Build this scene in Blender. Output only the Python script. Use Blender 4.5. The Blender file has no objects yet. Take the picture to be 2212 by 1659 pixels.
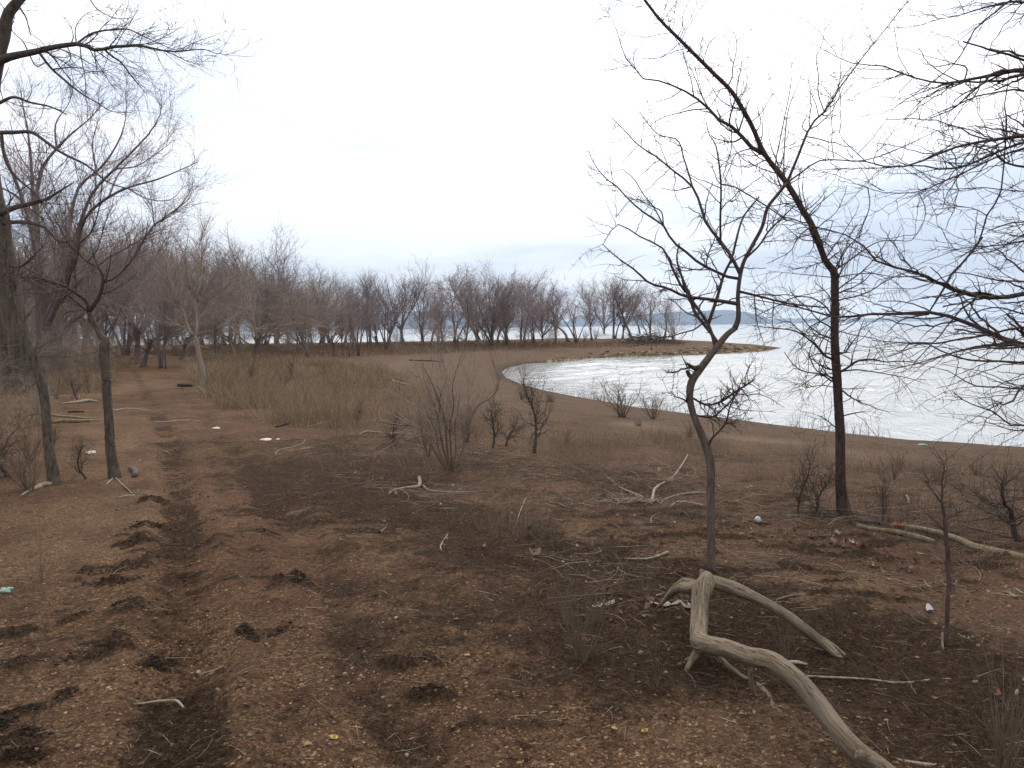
import bpy, math, numpy as np
from mathutils import Vector
rng = np.random.default_rng(7)
C = bpy.data.collections.new("shore"); bpy.context.scene.collection.children.link(C)
sc = bpy.context.scene

# ------------------------------------------------------------------ camera frame (reference picture 2212 x 1659)
FP, CX, CY = 1736.0, 1106.0, 829.5
pit, rol = math.radians(4.06), math.radians(-0.86)
fw = np.array([0, math.cos(pit), -math.sin(pit)])
r0 = np.array([1.0, 0, 0]); u0 = np.array([0, math.sin(pit), math.cos(pit)])
rt = math.cos(rol)*r0 + math.sin(rol)*u0
up = -math.sin(rol)*r0 + math.cos(rol)*u0
WZ = -1.2                                   # water level
def ray(x, y): return fw + (x-CX)/FP*rt + (CY-y)/FP*up
CAMZ = 1.6
CAM = np.array([0, 0, CAMZ])
def onplane(x, y, z):
    d = ray(x, y); return CAM + d*((z-CAMZ)/d[2])

# ------------------------------------------------------------------ shoreline (land polygon, metres)
near_shore = [(2212,971),(2030,958),(1830,938),(1700,922),(1570,905),(1420,888),(1337,873),(1243,857),(1170,843),(1122,829),(1090,815),(1084,802),
              (1100,792),(1135,786),(1180,783),(1223,779),(1270,774),(1337,771),(1470,767),(1560,764),(1640,759),(1690,752)]
outer = [(1640,749),(1590,747),(1537,745),(1480,744),(1430,743),(1370,742),(1300,742),(1220,743),(1120,745),(1000,748),(860,750),(700,752),(500,755),(300,758),(100,761),(-200,765)]
land = [(90,-60),(48,-28),(30,-5),(21,7)]
land += [tuple(onplane(x, y, WZ)[:2]) for x, y in near_shore]
land += [tuple(onplane(x, y, WZ)[:2]) for x, y in outer]
land += [(-260,110),(-400,60),(-400,-200),(90,-200)]
LP = np.array(land)
def sdist(P):
    """signed distance to the shoreline, positive on land"""
    P = np.asarray(P, float); out = np.empty(len(P))
    A = LP; B = np.roll(LP, -1, 0); E = B-A; L2 = (E**2).sum(1)
    for s in range(0, len(P), 60000):
        Q = P[s:s+60000]; d = np.full(len(Q), 1e18); ins = np.zeros(len(Q), bool)
        for a, b, e, l2 in zip(A, B, E, L2):
            w = Q-a; t = np.clip((w@e)/l2, 0, 1); dd = ((w-t[:,None]*e)**2).sum(1); d = np.minimum(d, dd)
            c = (a[1] > Q[:,1]) != (b[1] > Q[:,1])
            if e[1] != 0: ins ^= c & (Q[:,0] < e[0]*(Q[:,1]-a[1])/e[1]+a[0])
        out[s:s+60000] = np.sqrt(d)*np.where(ins, 1, -1)
    return out
def _h(ix, iy, s):
    n = (ix.astype(np.int64)*374761393 + iy.astype(np.int64)*668265263 + s*144665) & 0x7fffffff
    n = ((n ^ (n >> 13))*1274126177) & 0x7fffffff
    return ((n ^ (n >> 16)) & 0xffff)/65535.0
def vn(x, y, s=0):
    ix = np.floor(x); iy = np.floor(y); fx = x-ix; fy = y-iy
    fx = fx*fx*(3-2*fx); fy = fy*fy*(3-2*fy)
    a = _h(ix,iy,s); b = _h(ix+1,iy,s); c = _h(ix,iy+1,s); d = _h(ix+1,iy+1,s)
    return (a*(1-fx)+b*fx)*(1-fy)+(c*(1-fx)+d*fx)*fy
def fbm(x, y, o=4, s=0):
    v = 0; a = .5; t = 0
    for k in range(o): v = v+a*vn(x*2**k+k*17.3, y*2**k-k*9.1, s+k); t += a; a *= .5
    return v/t
def Hbase(x, y):
    x = np.asarray(x, float); y = np.asarray(y, float)
    s = sdist(np.stack([x, y], -1))
    s = s + (fbm(x*.35, y*.35, 3, 5)-.5)*1.2*np.clip(np.abs(s)/2, 0, 1)
    pos = 1.2*(1-np.exp(-np.maximum(s, 0)/6.5)) ; neg = np.maximum(s, -8)*.22
    z = WZ+np.where(s > 0, pos, neg)
    z = z + (fbm(x*.12, y*.12, 3, 9)-.5)*.22*np.clip(s/12, 0, 1)
    return z, s
H0 = float(Hbase(np.array([0.]), np.array([0.]))[0][0])
CAMZ = H0+1.62; CAM[2] = CAMZ
def Hs(x, y): return Hbase(np.atleast_1d(x), np.atleast_1d(y))[0]
def G(x, y, h=0.0):
    """ground point (raised by h) seen at a place of the reference picture"""
    d = ray(x, y); t = np.exp(np.linspace(math.log(1.2), math.log(400), 260))
    P = CAM+t[:,None]*d; g = P[:,2]-(Hs(P[:,0], P[:,1])+h)
    k = np.argmax(g < 0)
    if g[k] >= 0: k = len(t)-1
    a, b = t[max(k-1,0)], t[k]
    tt = np.linspace(a, b, 24); P = CAM+tt[:,None]*d; g = P[:,2]-(Hs(P[:,0], P[:,1])+h); k = max(np.argmax(g < 0), 0)
    return P[k]
def depth(P): return float((np.asarray(P)-CAM)@fw)
def at(x, y, d): return CAM+ray(x, y)*d

# ------------------------------------------------------------------ materials
def mat(name): 
    m = bpy.data.materials.new(name); m.use_nodes = True; nt = m.node_tree
    return m, nt, nt.nodes["Principled BSDF"]
def N(nt, t, **kw):
    n = nt.nodes.new(t)
    for k, v in kw.items():
        if k in n.inputs: n.inputs[k].default_value = v
        else: setattr(n, k, v)
    return n
def ramp(nt, fac, stops):
    n = nt.nodes.new('ShaderNodeValToRGB'); e = n.color_ramp.elements
    while len(e) < len(stops): e.new(.5)
    for el, (p, c) in zip(e, stops): el.position = p; el.color = (*c, 1) if len(c) == 3 else c
    nt.links.new(fac, n.inputs[0]); return n
def mixc(nt, f, a, b, mode='MIX'):
    n = nt.nodes.new('ShaderNodeMix'); n.data_type = 'RGBA'; n.blend_type = mode
    for i, v in ((0, f), (6, a), (7, b)):
        if hasattr(v, 'type') and hasattr(v, 'links'): nt.links.new(v, n.inputs[i])
        elif isinstance(v, tuple): n.inputs[i].default_value = (*v, 1)
        else: n.inputs[i].default_value = v
    return n.outputs[2]
def mth(nt, op, a, b=None, c=None):
    n = nt.nodes.new('ShaderNodeMath'); n.operation = op
    for i, v in enumerate((a, b, c)):
        if v is None: continue
        if hasattr(v, 'links'): nt.links.new(v, n.inputs[i])
        else: n.inputs[i].default_value = v
    return n.outputs[0]
def bark(name, c1, c2, c3=None, scale=14, stretch=.22, bump=.5, vary=.25, rough=.9, bd=.01):
    m, nt, b = mat(name); b.inputs['Roughness'].default_value = rough; b.inputs['Specular IOR Level'].default_value = .25
    tc = N(nt, 'ShaderNodeTexCoord'); mp = N(nt, 'ShaderNodeMapping'); mp.inputs['Scale'].default_value = (1, 1, stretch)
    nt.links.new(tc.outputs['Object'], mp.inputs[0])
    n1 = N(nt, 'ShaderNodeTexNoise', Scale=scale, Detail=6, Roughness=.65); nt.links.new(mp.outputs[0], n1.inputs['Vector'])
    n2 = N(nt, 'ShaderNodeTexNoise', Scale=2.2, Detail=3); nt.links.new(tc.outputs['Object'], n2.inputs['Vector'])
    st = [(.3, c1), (.68, c2)]
    r = ramp(nt, n1.outputs[0], st); col = r.outputs[0]
    if c3: col = mixc(nt, ramp(nt, n2.outputs[0], [(.5, (0,0,0)), (.65, (1,1,1))]).outputs[0], col, c3)
    oi = N(nt, 'ShaderNodeObjectInfo')
    v = mth(nt, 'MULTIPLY_ADD', oi.outputs['Random'], vary*2, 1-vary)
    hs = N(nt, 'ShaderNodeHueSaturation'); nt.links.new(v, hs.inputs['Value']); nt.links.new(col, hs.inputs['Color'])
    nt.links.new(hs.outputs[0], b.inputs['Base Color'])
    bp = N(nt, 'ShaderNodeBump', Strength=bump, Distance=bd); nt.links.new(n1.outputs[0], bp.inputs['Height']); nt.links.new(bp.outputs[0], b.inputs['Normal'])
    return m
def attrmat(name, rough=.85, spec=.3, trans=0):
    m, nt, b = mat(name); b.inputs['Roughness'].default_value = rough; b.inputs['Specular IOR Level'].default_value = spec
    a = N(nt, 'ShaderNodeAttribute', attribute_name='col'); nt.links.new(a.outputs['Color'], b.inputs['Base Color'])
    return m
M = dict(
 locust=bark('locust_bark', (.022,.014,.013), (.085,.058,.050), scale=30, vary=.1, bd=.006),
 locust_warm=bark('pale_tan_bark', (.045,.032,.024), (.14,.102,.078), (.10,.08,.06), scale=48, stretch=.12, vary=.1, bd=.014, bump=1.),
 redbark=bark('rough_red_brown_bark', (.026,.016,.014), (.11,.070,.060), scale=40, stretch=.3, vary=.05, bd=.025, bump=1.),
 lichen=bark('lichen_bark', (.024,.018,.014), (.115,.088,.068), (.085,.075,.05), scale=32, stretch=.22, vary=.1, bd=.03, bump=1.),
 oldbark=bark('deep_furrowed_bark', (.016,.012,.009), (.135,.105,.078), (.10,.08,.058), scale=9, stretch=.10, vary=.0, bd=.12, bump=1.0),
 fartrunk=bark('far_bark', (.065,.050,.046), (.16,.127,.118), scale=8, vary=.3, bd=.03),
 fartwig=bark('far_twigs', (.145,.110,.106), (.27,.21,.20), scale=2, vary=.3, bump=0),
 stalk=bark('dry_stalk', (.075,.052,.036), (.16,.118,.08), scale=3, vary=.2, bump=0),
 brush=bark('tan_twigs', (.150,.115,.090), (.29,.225,.175), scale=3, vary=.25, bump=0),
 drift=bark('weathered_wood', (.10,.075,.052), (.33,.265,.19), (.24,.20,.15), scale=34, stretch=.16, vary=.02, bd=.006, bump=.55, rough=.75),
 stick=bark('grey_stick', (.12,.095,.075), (.30,.25,.20), scale=40, vary=.35, bd=.003),
 log=bark('mossy_log', (.07,.055,.03), (.23,.18,.105), scale=20, vary=.2, bd=.01),
 darkwood=bark('dark_wet_wood', (.02,.015,.012), (.06,.045,.035), scale=20, vary=.2, bd=.01),
 attr=attrmat('mixed_litter', .95, .05),
)

# ------------------------------------------------------------------ mesh building
def tag(o, label=None, cat=None, group=None, kind=None):
    if label: o['label'] = label
    if cat: o['category'] = cat
    if group: o['group'] = group
    if kind: o['kind'] = kind
    return o
def link(name, data, parent=None, loc=None):
    o = bpy.data.objects.new(name, data); C.objects.link(o)
    if loc is not None: o.location = tuple(float(v) for v in loc)
    if parent: o.parent = parent
    return o
def frames(P):
    T = np.empty_like(P); T[:,1:-1] = P[:,2:]-P[:,:-2]; T[:,0] = P[:,1]-P[:,0]; T[:,-1] = P[:,-1]-P[:,-2]
    T /= np.linalg.norm(T, axis=2, keepdims=True)+1e-9
    D = P[:,-1]-P[:,0]; D /= np.linalg.norm(D, axis=1, keepdims=True)+1e-9
    ref = np.where(np.abs(D[:,2:3]) > .7, np.array([[.93,.36,.1]]), np.array([[.1,.15,1.]]))
    ref = ref-(ref*D).sum(1, keepdims=True)*D; ref /= np.linalg.norm(ref, axis=1, keepdims=True)
    U = ref[:,None,:]-(ref[:,None,:]*T).sum(2, keepdims=True)*T; U /= np.linalg.norm(U, axis=2, keepdims=True)+1e-9
    return U, np.cross(T, U)
def tubes(batches, jit=0.0):
    """batches: list of (P (M,N,3), R (M,N), sides) -> verts, quads, tris"""
    Vs, Q, Tn, off = [], [], [], 0
    for P, R, S in batches:
        if len(P) == 0: continue
        m, n, _ = P.shape; U, W = frames(P); a = np.arange(S)*2*math.pi/S
        RR = R[:,:,None]*np.ones(S)
        if jit and S > 5: 
            RR = RR*(1+jit*(rng.random((m,1,S))*.8+rng.random((m,n,S))*.5-.65))
        V = P[:,:,None,:]+RR[...,None]*(np.cos(a)[:,None]*U[:,:,None,:]+np.sin(a)[:,None]*W[:,:,None,:])
        Vs.append(V.reshape(-1,3))
        base = off+(np.arange(m)*n*S)[:,None,None]+(np.arange(n-1)*S)[None,:,None]
        j = np.arange(S)[None,None,:]; j2 = (j+1)%S
        Q.append(np.stack([base+j, base+j2, base+S+j2, base+S+j], -1).reshape(-1,4))
        if S > 4:   # close the tip
            e = off+(np.arange(m)*n*S)+(n-1)*S
            for k in range(1, S-1): Tn.append(np.stack([e, e+k, e+k+1], -1))
            e = off+(np.arange(m)*n*S)
            for k in range(1, S-1): Tn.append(np.stack([e, e+k+1, e+k], -1))
        off += m*n*S
    return np.concatenate(Vs), np.concatenate(Q), (np.concatenate(Tn) if Tn else np.zeros((0,3), int))
def mesh(name, V, Q=None, T=None, m=None, smooth=True, col=None):
    me = bpy.data.meshes.new(name); V = np.ascontiguousarray(V, np.float32)
    me.vertices.add(len(V)); me.vertices.foreach_set('co', V.ravel())
    Q = np.zeros((0,4), int) if Q is None else Q; T = np.zeros((0,3), int) if T is None else T
    idx = np.concatenate([Q.ravel(), T.ravel()]).astype(np.int32)
    st = np.concatenate([np.arange(len(Q))*4, len(Q)*4+np.arange(len(T))*3]).astype(np.int32)
    me.loops.add(len(idx)); me.loops.foreach_set('vertex_index', idx)
    me.polygons.add(len(st)); me.polygons.foreach_set('loop_start', st)
    me.update(calc_edges=True)
    me.polygons.foreach_set('use_smooth', np.full(len(st), smooth))
    if col is not None:
        a = me.color_attributes.new('col', 'FLOAT_COLOR', 'POINT')
        a.data.foreach_set('color', np.concatenate([col, np.ones((len(col),1))], 1).astype(np.float32).ravel())
    if m: me.materials.append(m)
    return me
def tmesh(name, batches, m, jit=0.0):
    V, Q, T = tubes(batches, jit); return mesh(name, V, Q, T, m)
def resample(P, R, n):
    """smooth polyline through points, n samples"""
    P = np.asarray(P, float); R = np.asarray(R, float)
    if len(P) == 2: P = np.stack([P[0], (P[0]+P[1])/2, P[1]]); R = np.array([R[0], R.mean(), R[1]])
    s = np.concatenate([[0], np.cumsum(np.linalg.norm(np.diff(P, axis=0), axis=1))])
    u = np.linspace(0, s[-1], n); k = np.clip(np.searchsorted(s, u, side='right')-1, 0, len(P)-2)
    h = s[k+1]-s[k]+1e-9; t = ((u-s[k])/h)[:,None]
    Tg = np.gradient(P, s, axis=0) if len(P) > 2 else None
    a, b, ta, tb, h = P[k], P[k+1], Tg[k], Tg[k+1], h[:,None]
    O = (2*t**3-3*t**2+1)*a+(t**3-2*t**2+t)*h*ta+(-2*t**3+3*t**2)*b+(t**3-t**2)*h*tb
    return O, np.interp(u, s, R)
def unit(v): return v/(np.linalg.norm(v, axis=-1, keepdims=True)+1e-9)
def grow(par, n, t0=.25, t1=1., ang=50, av=15, L=-.5, lv=.3, rr=.6, rmin=.002, n_pt=6, wan=.18, upb=.1, fall=.5, zig=0., flat=0., tip=.35, S=3, bias=None):
    P, R = par[0], par[1]; m, k, _ = P.shape
    ln = np.linalg.norm(np.diff(P, axis=1), axis=2).sum(1)
    i = rng.choice(m, n, p=ln/ln.sum()); t = t0+(t1-t0)*rng.random(n)
    u = t*(k-1); j = np.minimum(u.astype(int), k-2); f = (u-j)[:,None]
    A, B = P[i,j], P[i,j+1]; o = A*(1-f)+B*f; r = R[i,j]*(1-f[:,0])+R[i,j+1]*f[:,0]
    T = unit(B-A); X = unit(np.cross(T, unit(rng.normal(size=(n,3)))))
    if flat: X = unit(X*np.array([1,1,1-flat]))
    a = np.radians(ang+av*rng.normal(size=n))[:,None]
    D = unit(T*np.cos(a)+X*np.sin(a))
    if bias is not None: D = unit(D+np.array(bias))
    Ls = (np.abs(L)*(ln[i] if L < 0 else 1.))*(1-fall*t)*(1+lv*rng.normal(size=n)).clip(.35, 1.8)
    st = (Ls/(n_pt-1))[:,None]; Q = [o]; s = 1
    per = unit(np.cross(D, rng.normal(size=(n,3))))
    for q in range(n_pt-1):
        D = unit(D+wan*rng.normal(size=(n,3))+np.array([0,0,upb])+zig*s*per); s = -s
        Q.append(Q[-1]+D*st)
    Rr = np.maximum(r*rr, rmin)[:,None]*np.linspace(1, tip, n_pt)[None]
    return np.stack(Q, 1), Rr, S
def one(P, R, n=16, S=10):
    p, r = resample(P, R, n); return p[None], r[None], S
def cat(*bs):
    return np.concatenate([b[0] for b in bs]), np.concatenate([b[1] for b in bs]), bs[0][2]
def sub(b, o): return (b[0]-np.asarray(o), b[1], b[2])

# ------------------------------------------------------------------ traced limbs
CR = {'c1':(0,0,1/3), 'c2':(0,518.4,1/3), 'c3':(518.4,518.4,1/3), 'c4':(1036.8,518.4,1/3), 'c5':(1589.8,483.8,.375), 'c6':(1209.6,0,1/3), 'c7':(1658.9,0,1/3),
      'd1':(0,1105.9,1/3), 'd2':(518.4,1105.9,1/3), 'd3':(1036.8,1036.8,.375), 'd4':(1589.8,1036.8,.375),
      'g1':(0,734.4,.2083), 'g2':(777.6,734.4,.1953), 'g3':(1071.4,933.1,.2083), 'g4':(1296,1166.4,.2969), 'g5':(432,760.3,.1953), 'g6':(1641.6,820.8,.2604), 'D':(0,0,1)}
def tr(s):
    """'crop x,y,w x,y,w ...' -> list of (px, py, width px) in reference pixels"""
    out = []; ox, oy, k = CR['D']; w = 3.
    for tk in s.split():
        if tk in CR: ox, oy, k = CR[tk]; continue
        v = [float(q) for q in tk.split(',')]
        if len(v) > 2: w = v[2]*k
        out.append((ox+v[0]*k, oy+v[1]*k, w))
    return out
class Traced:
    """limbs drawn as px,py,width with real depths; a limb starts on the nearest one already built"""
    def __init__(s, d0): s.d0 = d0; s.px = []; s.l = []
    def add(s, txt, dz=None, n=18, S=8, root=None, grow_w=1.0):
        p = tr(txt); q = np.array(p)
        if root is not None: d = root
        elif s.px:
            A = np.concatenate(s.px); k = np.argmin((A[:,0]-q[0,0])**2+(A[:,1]-q[0,1])**2); d = A[k,2]
            if (A[k,0]-q[0,0])**2+(A[k,1]-q[0,1])**2 < 40**2: q[0,:2] = A[k,:2]
        else: d = s.d0
        ln = np.concatenate([[0], np.cumsum(np.hypot(*np.diff(q[:,:2], axis=0).T))])
        e = (rng.uniform(-.6, .6) if dz is None else dz)*ln[-1]/FP*s.d0
        D = d+e*ln/ln[-1]
        P = np.array([at(a[0], a[1], dd) for a, dd in zip(q, D)])
        R = q[:,2]/2/FP*D*grow_w
        p3, r3 = resample(P, R, n); s.l.append((p3[None], r3[None], S))
        v = (p3-CAM); dd = v@fw; s.px.append(np.stack([CX+FP*(v@rt)/dd, CY-FP*(v@up)/dd, dd], 1))
        return s.l[-1]

stats = {}
def tree(name, label, category, base, parts, group=None):
    """parts: list of (part name, batches, material, jitter)"""
    root = link(name, None, loc=base); tag(root, label, category, group)
    root.empty_display_size = .2
    for pn, bs, m, jt in parts:
        bs = [sub(b, base) for b in bs if len(b[0])]
        if bs: link(pn, tmesh(pn, bs, m, jt), root)
    return root
# ------------------------------------------------------------------ ground
def w2(txt): return np.array([G(x, y)[:2] for x, y, _ in tr(txt)])
def dline(P, L):
    d = np.full(len(P), 1e9)
    for a, b in zip(L[:-1], L[1:]):
        e = b-a; t = np.clip(((P-a)@e)/(e@e+1e-9), 0, 1); d = np.minimum(d, np.hypot(*(P-a-t[:,None]*e).T))
    return d
track1 = w2('D 230,770 290,800 330,880 365,950 383,1050 393,1150 398,1300 392,1500 380,1659')
track2 = w2('D 285,775 350,800 425,880 490,960 560,1050 640,1150 725,1280 810,1450 900,1659')
track1 = np.vstack([track1, track1[-1]+(track1[-1]-track1[-2])*4]); track2 = np.vstack([track2, track2[-1]+(track2[-1]-track2[-2])*4])
clods = [w2('D '+t) for t in ('180,1258 215,1268 300,1264','190,1240 240,1232 310,1228','235,1332 280,1322 322,1318','250,1312 300,1306','130,1432 170,1416 235,1408','0,1568 50,1545 140,1510 160,1490',
   '150,1340 190,1325','180,1395 240,1385','310,1440 345,1430','-40,1600 20,1570','20,1650 90,1645','60,1610 80,1590','0,1372 60,1360','270,1185 330,1170','280,1150 350,1140','560,1150 600,1148','640,1245 670,1255','300,1090 350,1085',
   '570,1370 620,1362','515,1375 560,1385','840,1410 880,1425 940,1432','0,1440 40,1430','600,1255 640,1262','900,1490 960,1502')]
mats_dark = [(w2('D 640,1010 760,1060 900,1120 1080,1180 1260,1250 1500,1330 1700,1400 1850,1480 2100,1560'), 1.0, 1.0),
             (w2('D 560,960 760,960 960,1010 1200,1030 1400,1060 1600,1110'), 1.3, .5),
             (w2('D 900,1350 1150,1400 1300,1480'), .45, .45), (w2('D 1900,1330 2100,1400 2212,1420'), .5, .5),
             (w2('D 1300,950 1600,985 1900,1010 2212,1040'), .6, .35)]
sand = [(w2('D 1380,918 1480,935 1600,946 1750,965 1900,985'), .6, 1.), (w2('D 905,835 865,822 845,805 855,790 900,775'), .8, .5), (w2('D 100,860 240,840 330,830'), 1.5, .4), (w2('D 215,900 260,960 300,1040 250,1120 150,1200'), .6, .35),
        (w2('D 1700,1250 1900,1270 2100,1310 2212,1350'), .5, .5), (w2('D 1560,1560 1650,1659'), .35, .4)]
redz = [(w2('D 1000,765 1150,757 1300,750 1450,748'), 2.5, .9), (w2('D 600,830 800,850 950,860'), 2., .5), (w2('D 1300,980 1450,1000 1600,1020'), .8, .5), (w2('D 300,1000 450,1100 560,1250'), .7, .3),(w2('D 1750,1180 1950,1230 2180,1290'), .6, .4)]
def fields(x, y):
    P = np.stack([x, y], -1); r = np.hypot(x, y)
    wx = x+(fbm(x*1.3, y*1.3, 3, 31)-.5)*.7; wy = y+(fbm(x*1.3, y*1.3, 3, 41)-.5)*.7; Pw = np.stack([wx, wy], -1)
    n = fbm(x*2.2, y*2.2, 4, 3)
    dark = .12+.30*(fbm(x*.5, y*.5, 3, 77)-.4)
    for L, w, a in mats_dark: dark = dark+a*.55*np.exp(-(dline(Pw, L)/w)**2)
    t1 = dline(P, track1); t2 = dline(P, track2)
    dark = dark+.66*np.exp(-(t1/.17)**4)*np.clip((fbm(x*2.5, y*1.6, 3, 17)-.22)*2.6, 0, 1)*np.clip((12-r)/4, .6, 1)+.52*np.exp(-(t2/.15)**4)*np.clip((fbm(x*2.5, y*1.6, 3, 18)-.28)*2.6, 0, 1)*np.clip((13-r)/4, .6, 1)
    cl = np.zeros(len(x))
    for L in clods:
        m = np.hypot(*(P-L.mean(0)).T) < 3
        if m.any(): cl[m] = np.maximum(cl[m], np.exp(-(dline(Pw[m]*.45+P[m]*.55, L)/(.018+.05*fbm(x[m]*9, y[m]*9, 2, 29)))**2)*np.clip((fbm(x[m]*5, y[m]*5, 2, 27)-.22)*4, 0, 1))
    # small dark lumps drawn out across the path
    lump = np.clip((fbm(x*4.2, y*11., 4, 55)-.59)*9, 0, 1)*np.clip((fbm(x*.7, y*.7, 2, 66)-.38)*5, 0, 1)*np.clip((11-r)/4, 0, 1)
    sd = np.zeros(len(x)); rd = np.zeros(len(x))
    for L, w, a in sand: sd = np.maximum(sd, a*np.exp(-(dline(Pw, L)/w)**2))
    for L, w, a in redz: rd = np.maximum(rd, a*np.exp(-(dline(Pw, L)/w)**2))
    dark = np.clip(dark+.55*(n-.5)-.5*sd, 0, .78)
    dark = np.clip(dark+lump*.8+cl, 0, 1)
    return dark, cl, lump, sd, rd, t1, t2
def detail(x, y, F=None):
    r = np.hypot(x, y); near = np.clip((26-r)/16, 0, 1)
    dark, cl, lump, sd, rd, t1, t2 = F if F is not None else fields(x, y)
    z = near*(.05*(fbm(x*1.4, y*1.4, 3, 11)-.5)+.030*(fbm(x*5, y*5, 3, 12)-.5))
    nn = np.clip((12-r)/7, 0, 1)
    z += nn*.012*(fbm(x*18, y*18, 3, 13)-.5)+nn*dark*.030*(fbm(x*24, y*24, 3, 14)-.35)
    z += .045*cl*(.3+1.2*fbm(x*26, y*26, 3, 15))+.022*lump*(.3+1.2*fbm(x*26, y*26, 3, 16))
    w1 = np.exp(-(t1/.17)**2); z += near*(-.050*w1+.028*np.exp(-((t1-.27)/.08)**2)); z += near*(-.040*np.exp(-(t2/.17)**2)+.022*np.exp(-((t2-.27)/.08)**2))
    z += nn*w1*.016*np.sin(y*2*math.pi/.085+3*vn(x*3, y*3, 8))
    return z
def HG(x, y):
    x = np.atleast_1d(np.asarray(x, float)); y = np.atleast_1d(np.asarray(y, float)); return Hbase(x, y)[0]+detail(x, y)
def build_ground():
    vw = np.linspace(math.radians(90-37), math.radians(90+37), 620)
    rest = np.linspace(math.radians(127), math.radians(360+53), 60)[1:-1]
    th = np.concatenate([vw, rest]); n = len(th)
    rr = np.concatenate([np.linspace(.3, 1.7, 14)[:-1], np.exp(np.linspace(math.log(1.7), math.log(26), 560)), np.exp(np.linspace(math.log(26), math.log(420), 260))[1:]])
    X = (rr[:,None]*np.cos(th)[None]).ravel(); Y = (rr[:,None]*np.sin(th)[None]).ravel()
    X = np.append(X, 0); Y = np.append(Y, 0)
    z, s = Hbase(X, Y); F = fields(X, Y); z = z+detail(X, Y, F)*np.clip(s/1.0+.2, 0, 1)
    k = len(rr); i = (np.arange(k-1)*n)[:,None]; j = np.arange(n)[None]; j2 = (j+1)%n
    Q = np.stack([i+j, i+n+j, i+n+j2, i+j2], -1).reshape(-1,4)
    c = len(X)-1; T = np.stack([np.full(n, c), np.arange(n), (np.arange(n)+1)%n], -1)
    col = np.stack([F[0], F[3], F[4]], 1); 
    me = mesh('ground', np.stack([X, Y, z], 1), Q, T, None, True, col)
    a = me.attributes.new('shore', 'FLOAT', 'POINT'); a.data.foreach_set('value', s.astype(np.float32))
    m, nt, b = mat('gravelly_soil'); tc = N(nt, 'ShaderNodeTexCoord').outputs['Object']
    at_ = N(nt, 'ShaderNodeAttribute', attribute_name='col'); sp = N(nt, 'ShaderNodeSeparateColor'); nt.links.new(at_.outputs['Color'], sp.inputs[0])
    sh = N(nt, 'ShaderNodeAttribute', attribute_name='shore').outputs['Fac']
    def noise(s, d=5, r=.6):
        q = N(nt, 'ShaderNodeTexNoise', Scale=s, Detail=d, Roughness=r); nt.links.new(tc, q.inputs['Vector']); return q.outputs[0]
    vo = N(nt, 'ShaderNodeTexVoronoi', Scale=75., Randomness=1.); nt.links.new(tc, vo.inputs['Vector'])
    s2 = N(nt, 'ShaderNodeSeparateColor'); nt.links.new(vo.outputs['Color'], s2.inputs[0])
    peb = ramp(nt, s2.outputs[0], [(0,(.028,.015,.009)),(.25,(.090,.047,.026)),(.5,(.152,.081,.043)),(.75,(.215,.122,.063)),(.93,(.31,.205,.095)),(1,(.36,.28,.17))])
    soil = ramp(nt, noise(9, 7, .7), [(.32,(.053,.027,.015)),(.52,(.123,.064,.036)),(.70,(.205,.114,.063))])
    c0 = mixc(nt, ramp(nt, noise(3.5), [(.4,(.25,)*3),(.62,(.8,)*3)]).outputs[0], soil.outputs[0], peb.outputs[0])
    c0 = mixc(nt, mth(nt, 'MULTIPLY', sp.outputs[1], .75), c0, mixc(nt, .5, (.36,.25,.165), peb.outputs[0]))
    c0 = mixc(nt, mth(nt, 'MULTIPLY', sp.outputs[2], .65), c0, (.155,.070,.048))
    c0 = mixc(nt, 1., c0, ramp(nt, noise(.9, 6, .65), [(.34,(.62,.60,.60)),(.58,(1.,1.,1.))]).outputs[0], 'MULTIPLY')
    c0 = mixc(nt, ramp(nt, mth(nt, 'MULTIPLY', sh, .05), [(.25,(.55,)*3),(.85,(.12,)*3)]).outputs[0], c0, mixc(nt, noise(14, 6, .7), (.085,.062,.047), (.165,.122,.092)))
    # matted dark plant debris
    mt = ramp(nt, noise(48, 7, .8), [(.34,(.013,.008,.005)),(.47,(.038,.023,.014)),(.58,(.088,.054,.034)),(.70,(.165,.105,.066))])
    dm = mth(nt, 'ADD', mth(nt, 'ADD', sp.outputs[0], mth(nt, 'MULTIPLY', mth(nt, 'SUBTRACT', noise(6, 9, .8), .5), 2.2)), mth(nt, 'MULTIPLY', mth(nt, 'SUBTRACT', noise(28, 6, .75), .5), 1.3))
    dmr = ramp(nt, dm, [(.32,(0,)*3),(.54,(.95,)*3)])
    c1 = mixc(nt, dmr.outputs[0], c0, mt.outputs[0])
    # wet strip by the water
    wet = ramp(nt, mth(nt, 'MULTIPLY', sh, .5), [(0,(1,)*3),(.55,(0,)*3)])
    c1 = mixc(nt, mth(nt, 'MULTIPLY', wet.outputs[0], .6), c1, (.030,.024,.019))
    # greyer drier soil where the ground is far from the path
    nt.links.new(c1, b.inputs['Base Color']); b.inputs['Roughness'].default_value = .95; b.inputs['Specular IOR Level'].default_value = .06
    hh = mth(nt, 'ADD', mth(nt, 'MULTIPLY', vo.outputs['Distance'], -.5), mth(nt, 'MULTIPLY', noise(45, 6, .7), 1.6))
    bp = N(nt, 'ShaderNodeBump', Strength=1., Distance=.024); nt.links.new(hh, bp.inputs['Height']); nt.links.new(bp.outputs[0], b.inputs['Normal'])
    me.materials.append(m); o = link('ground', me); tag(o, 'brown gravelly shore ground with a dark matted strip and wheel tracks', None, None, 'structure')
build_ground()

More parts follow.
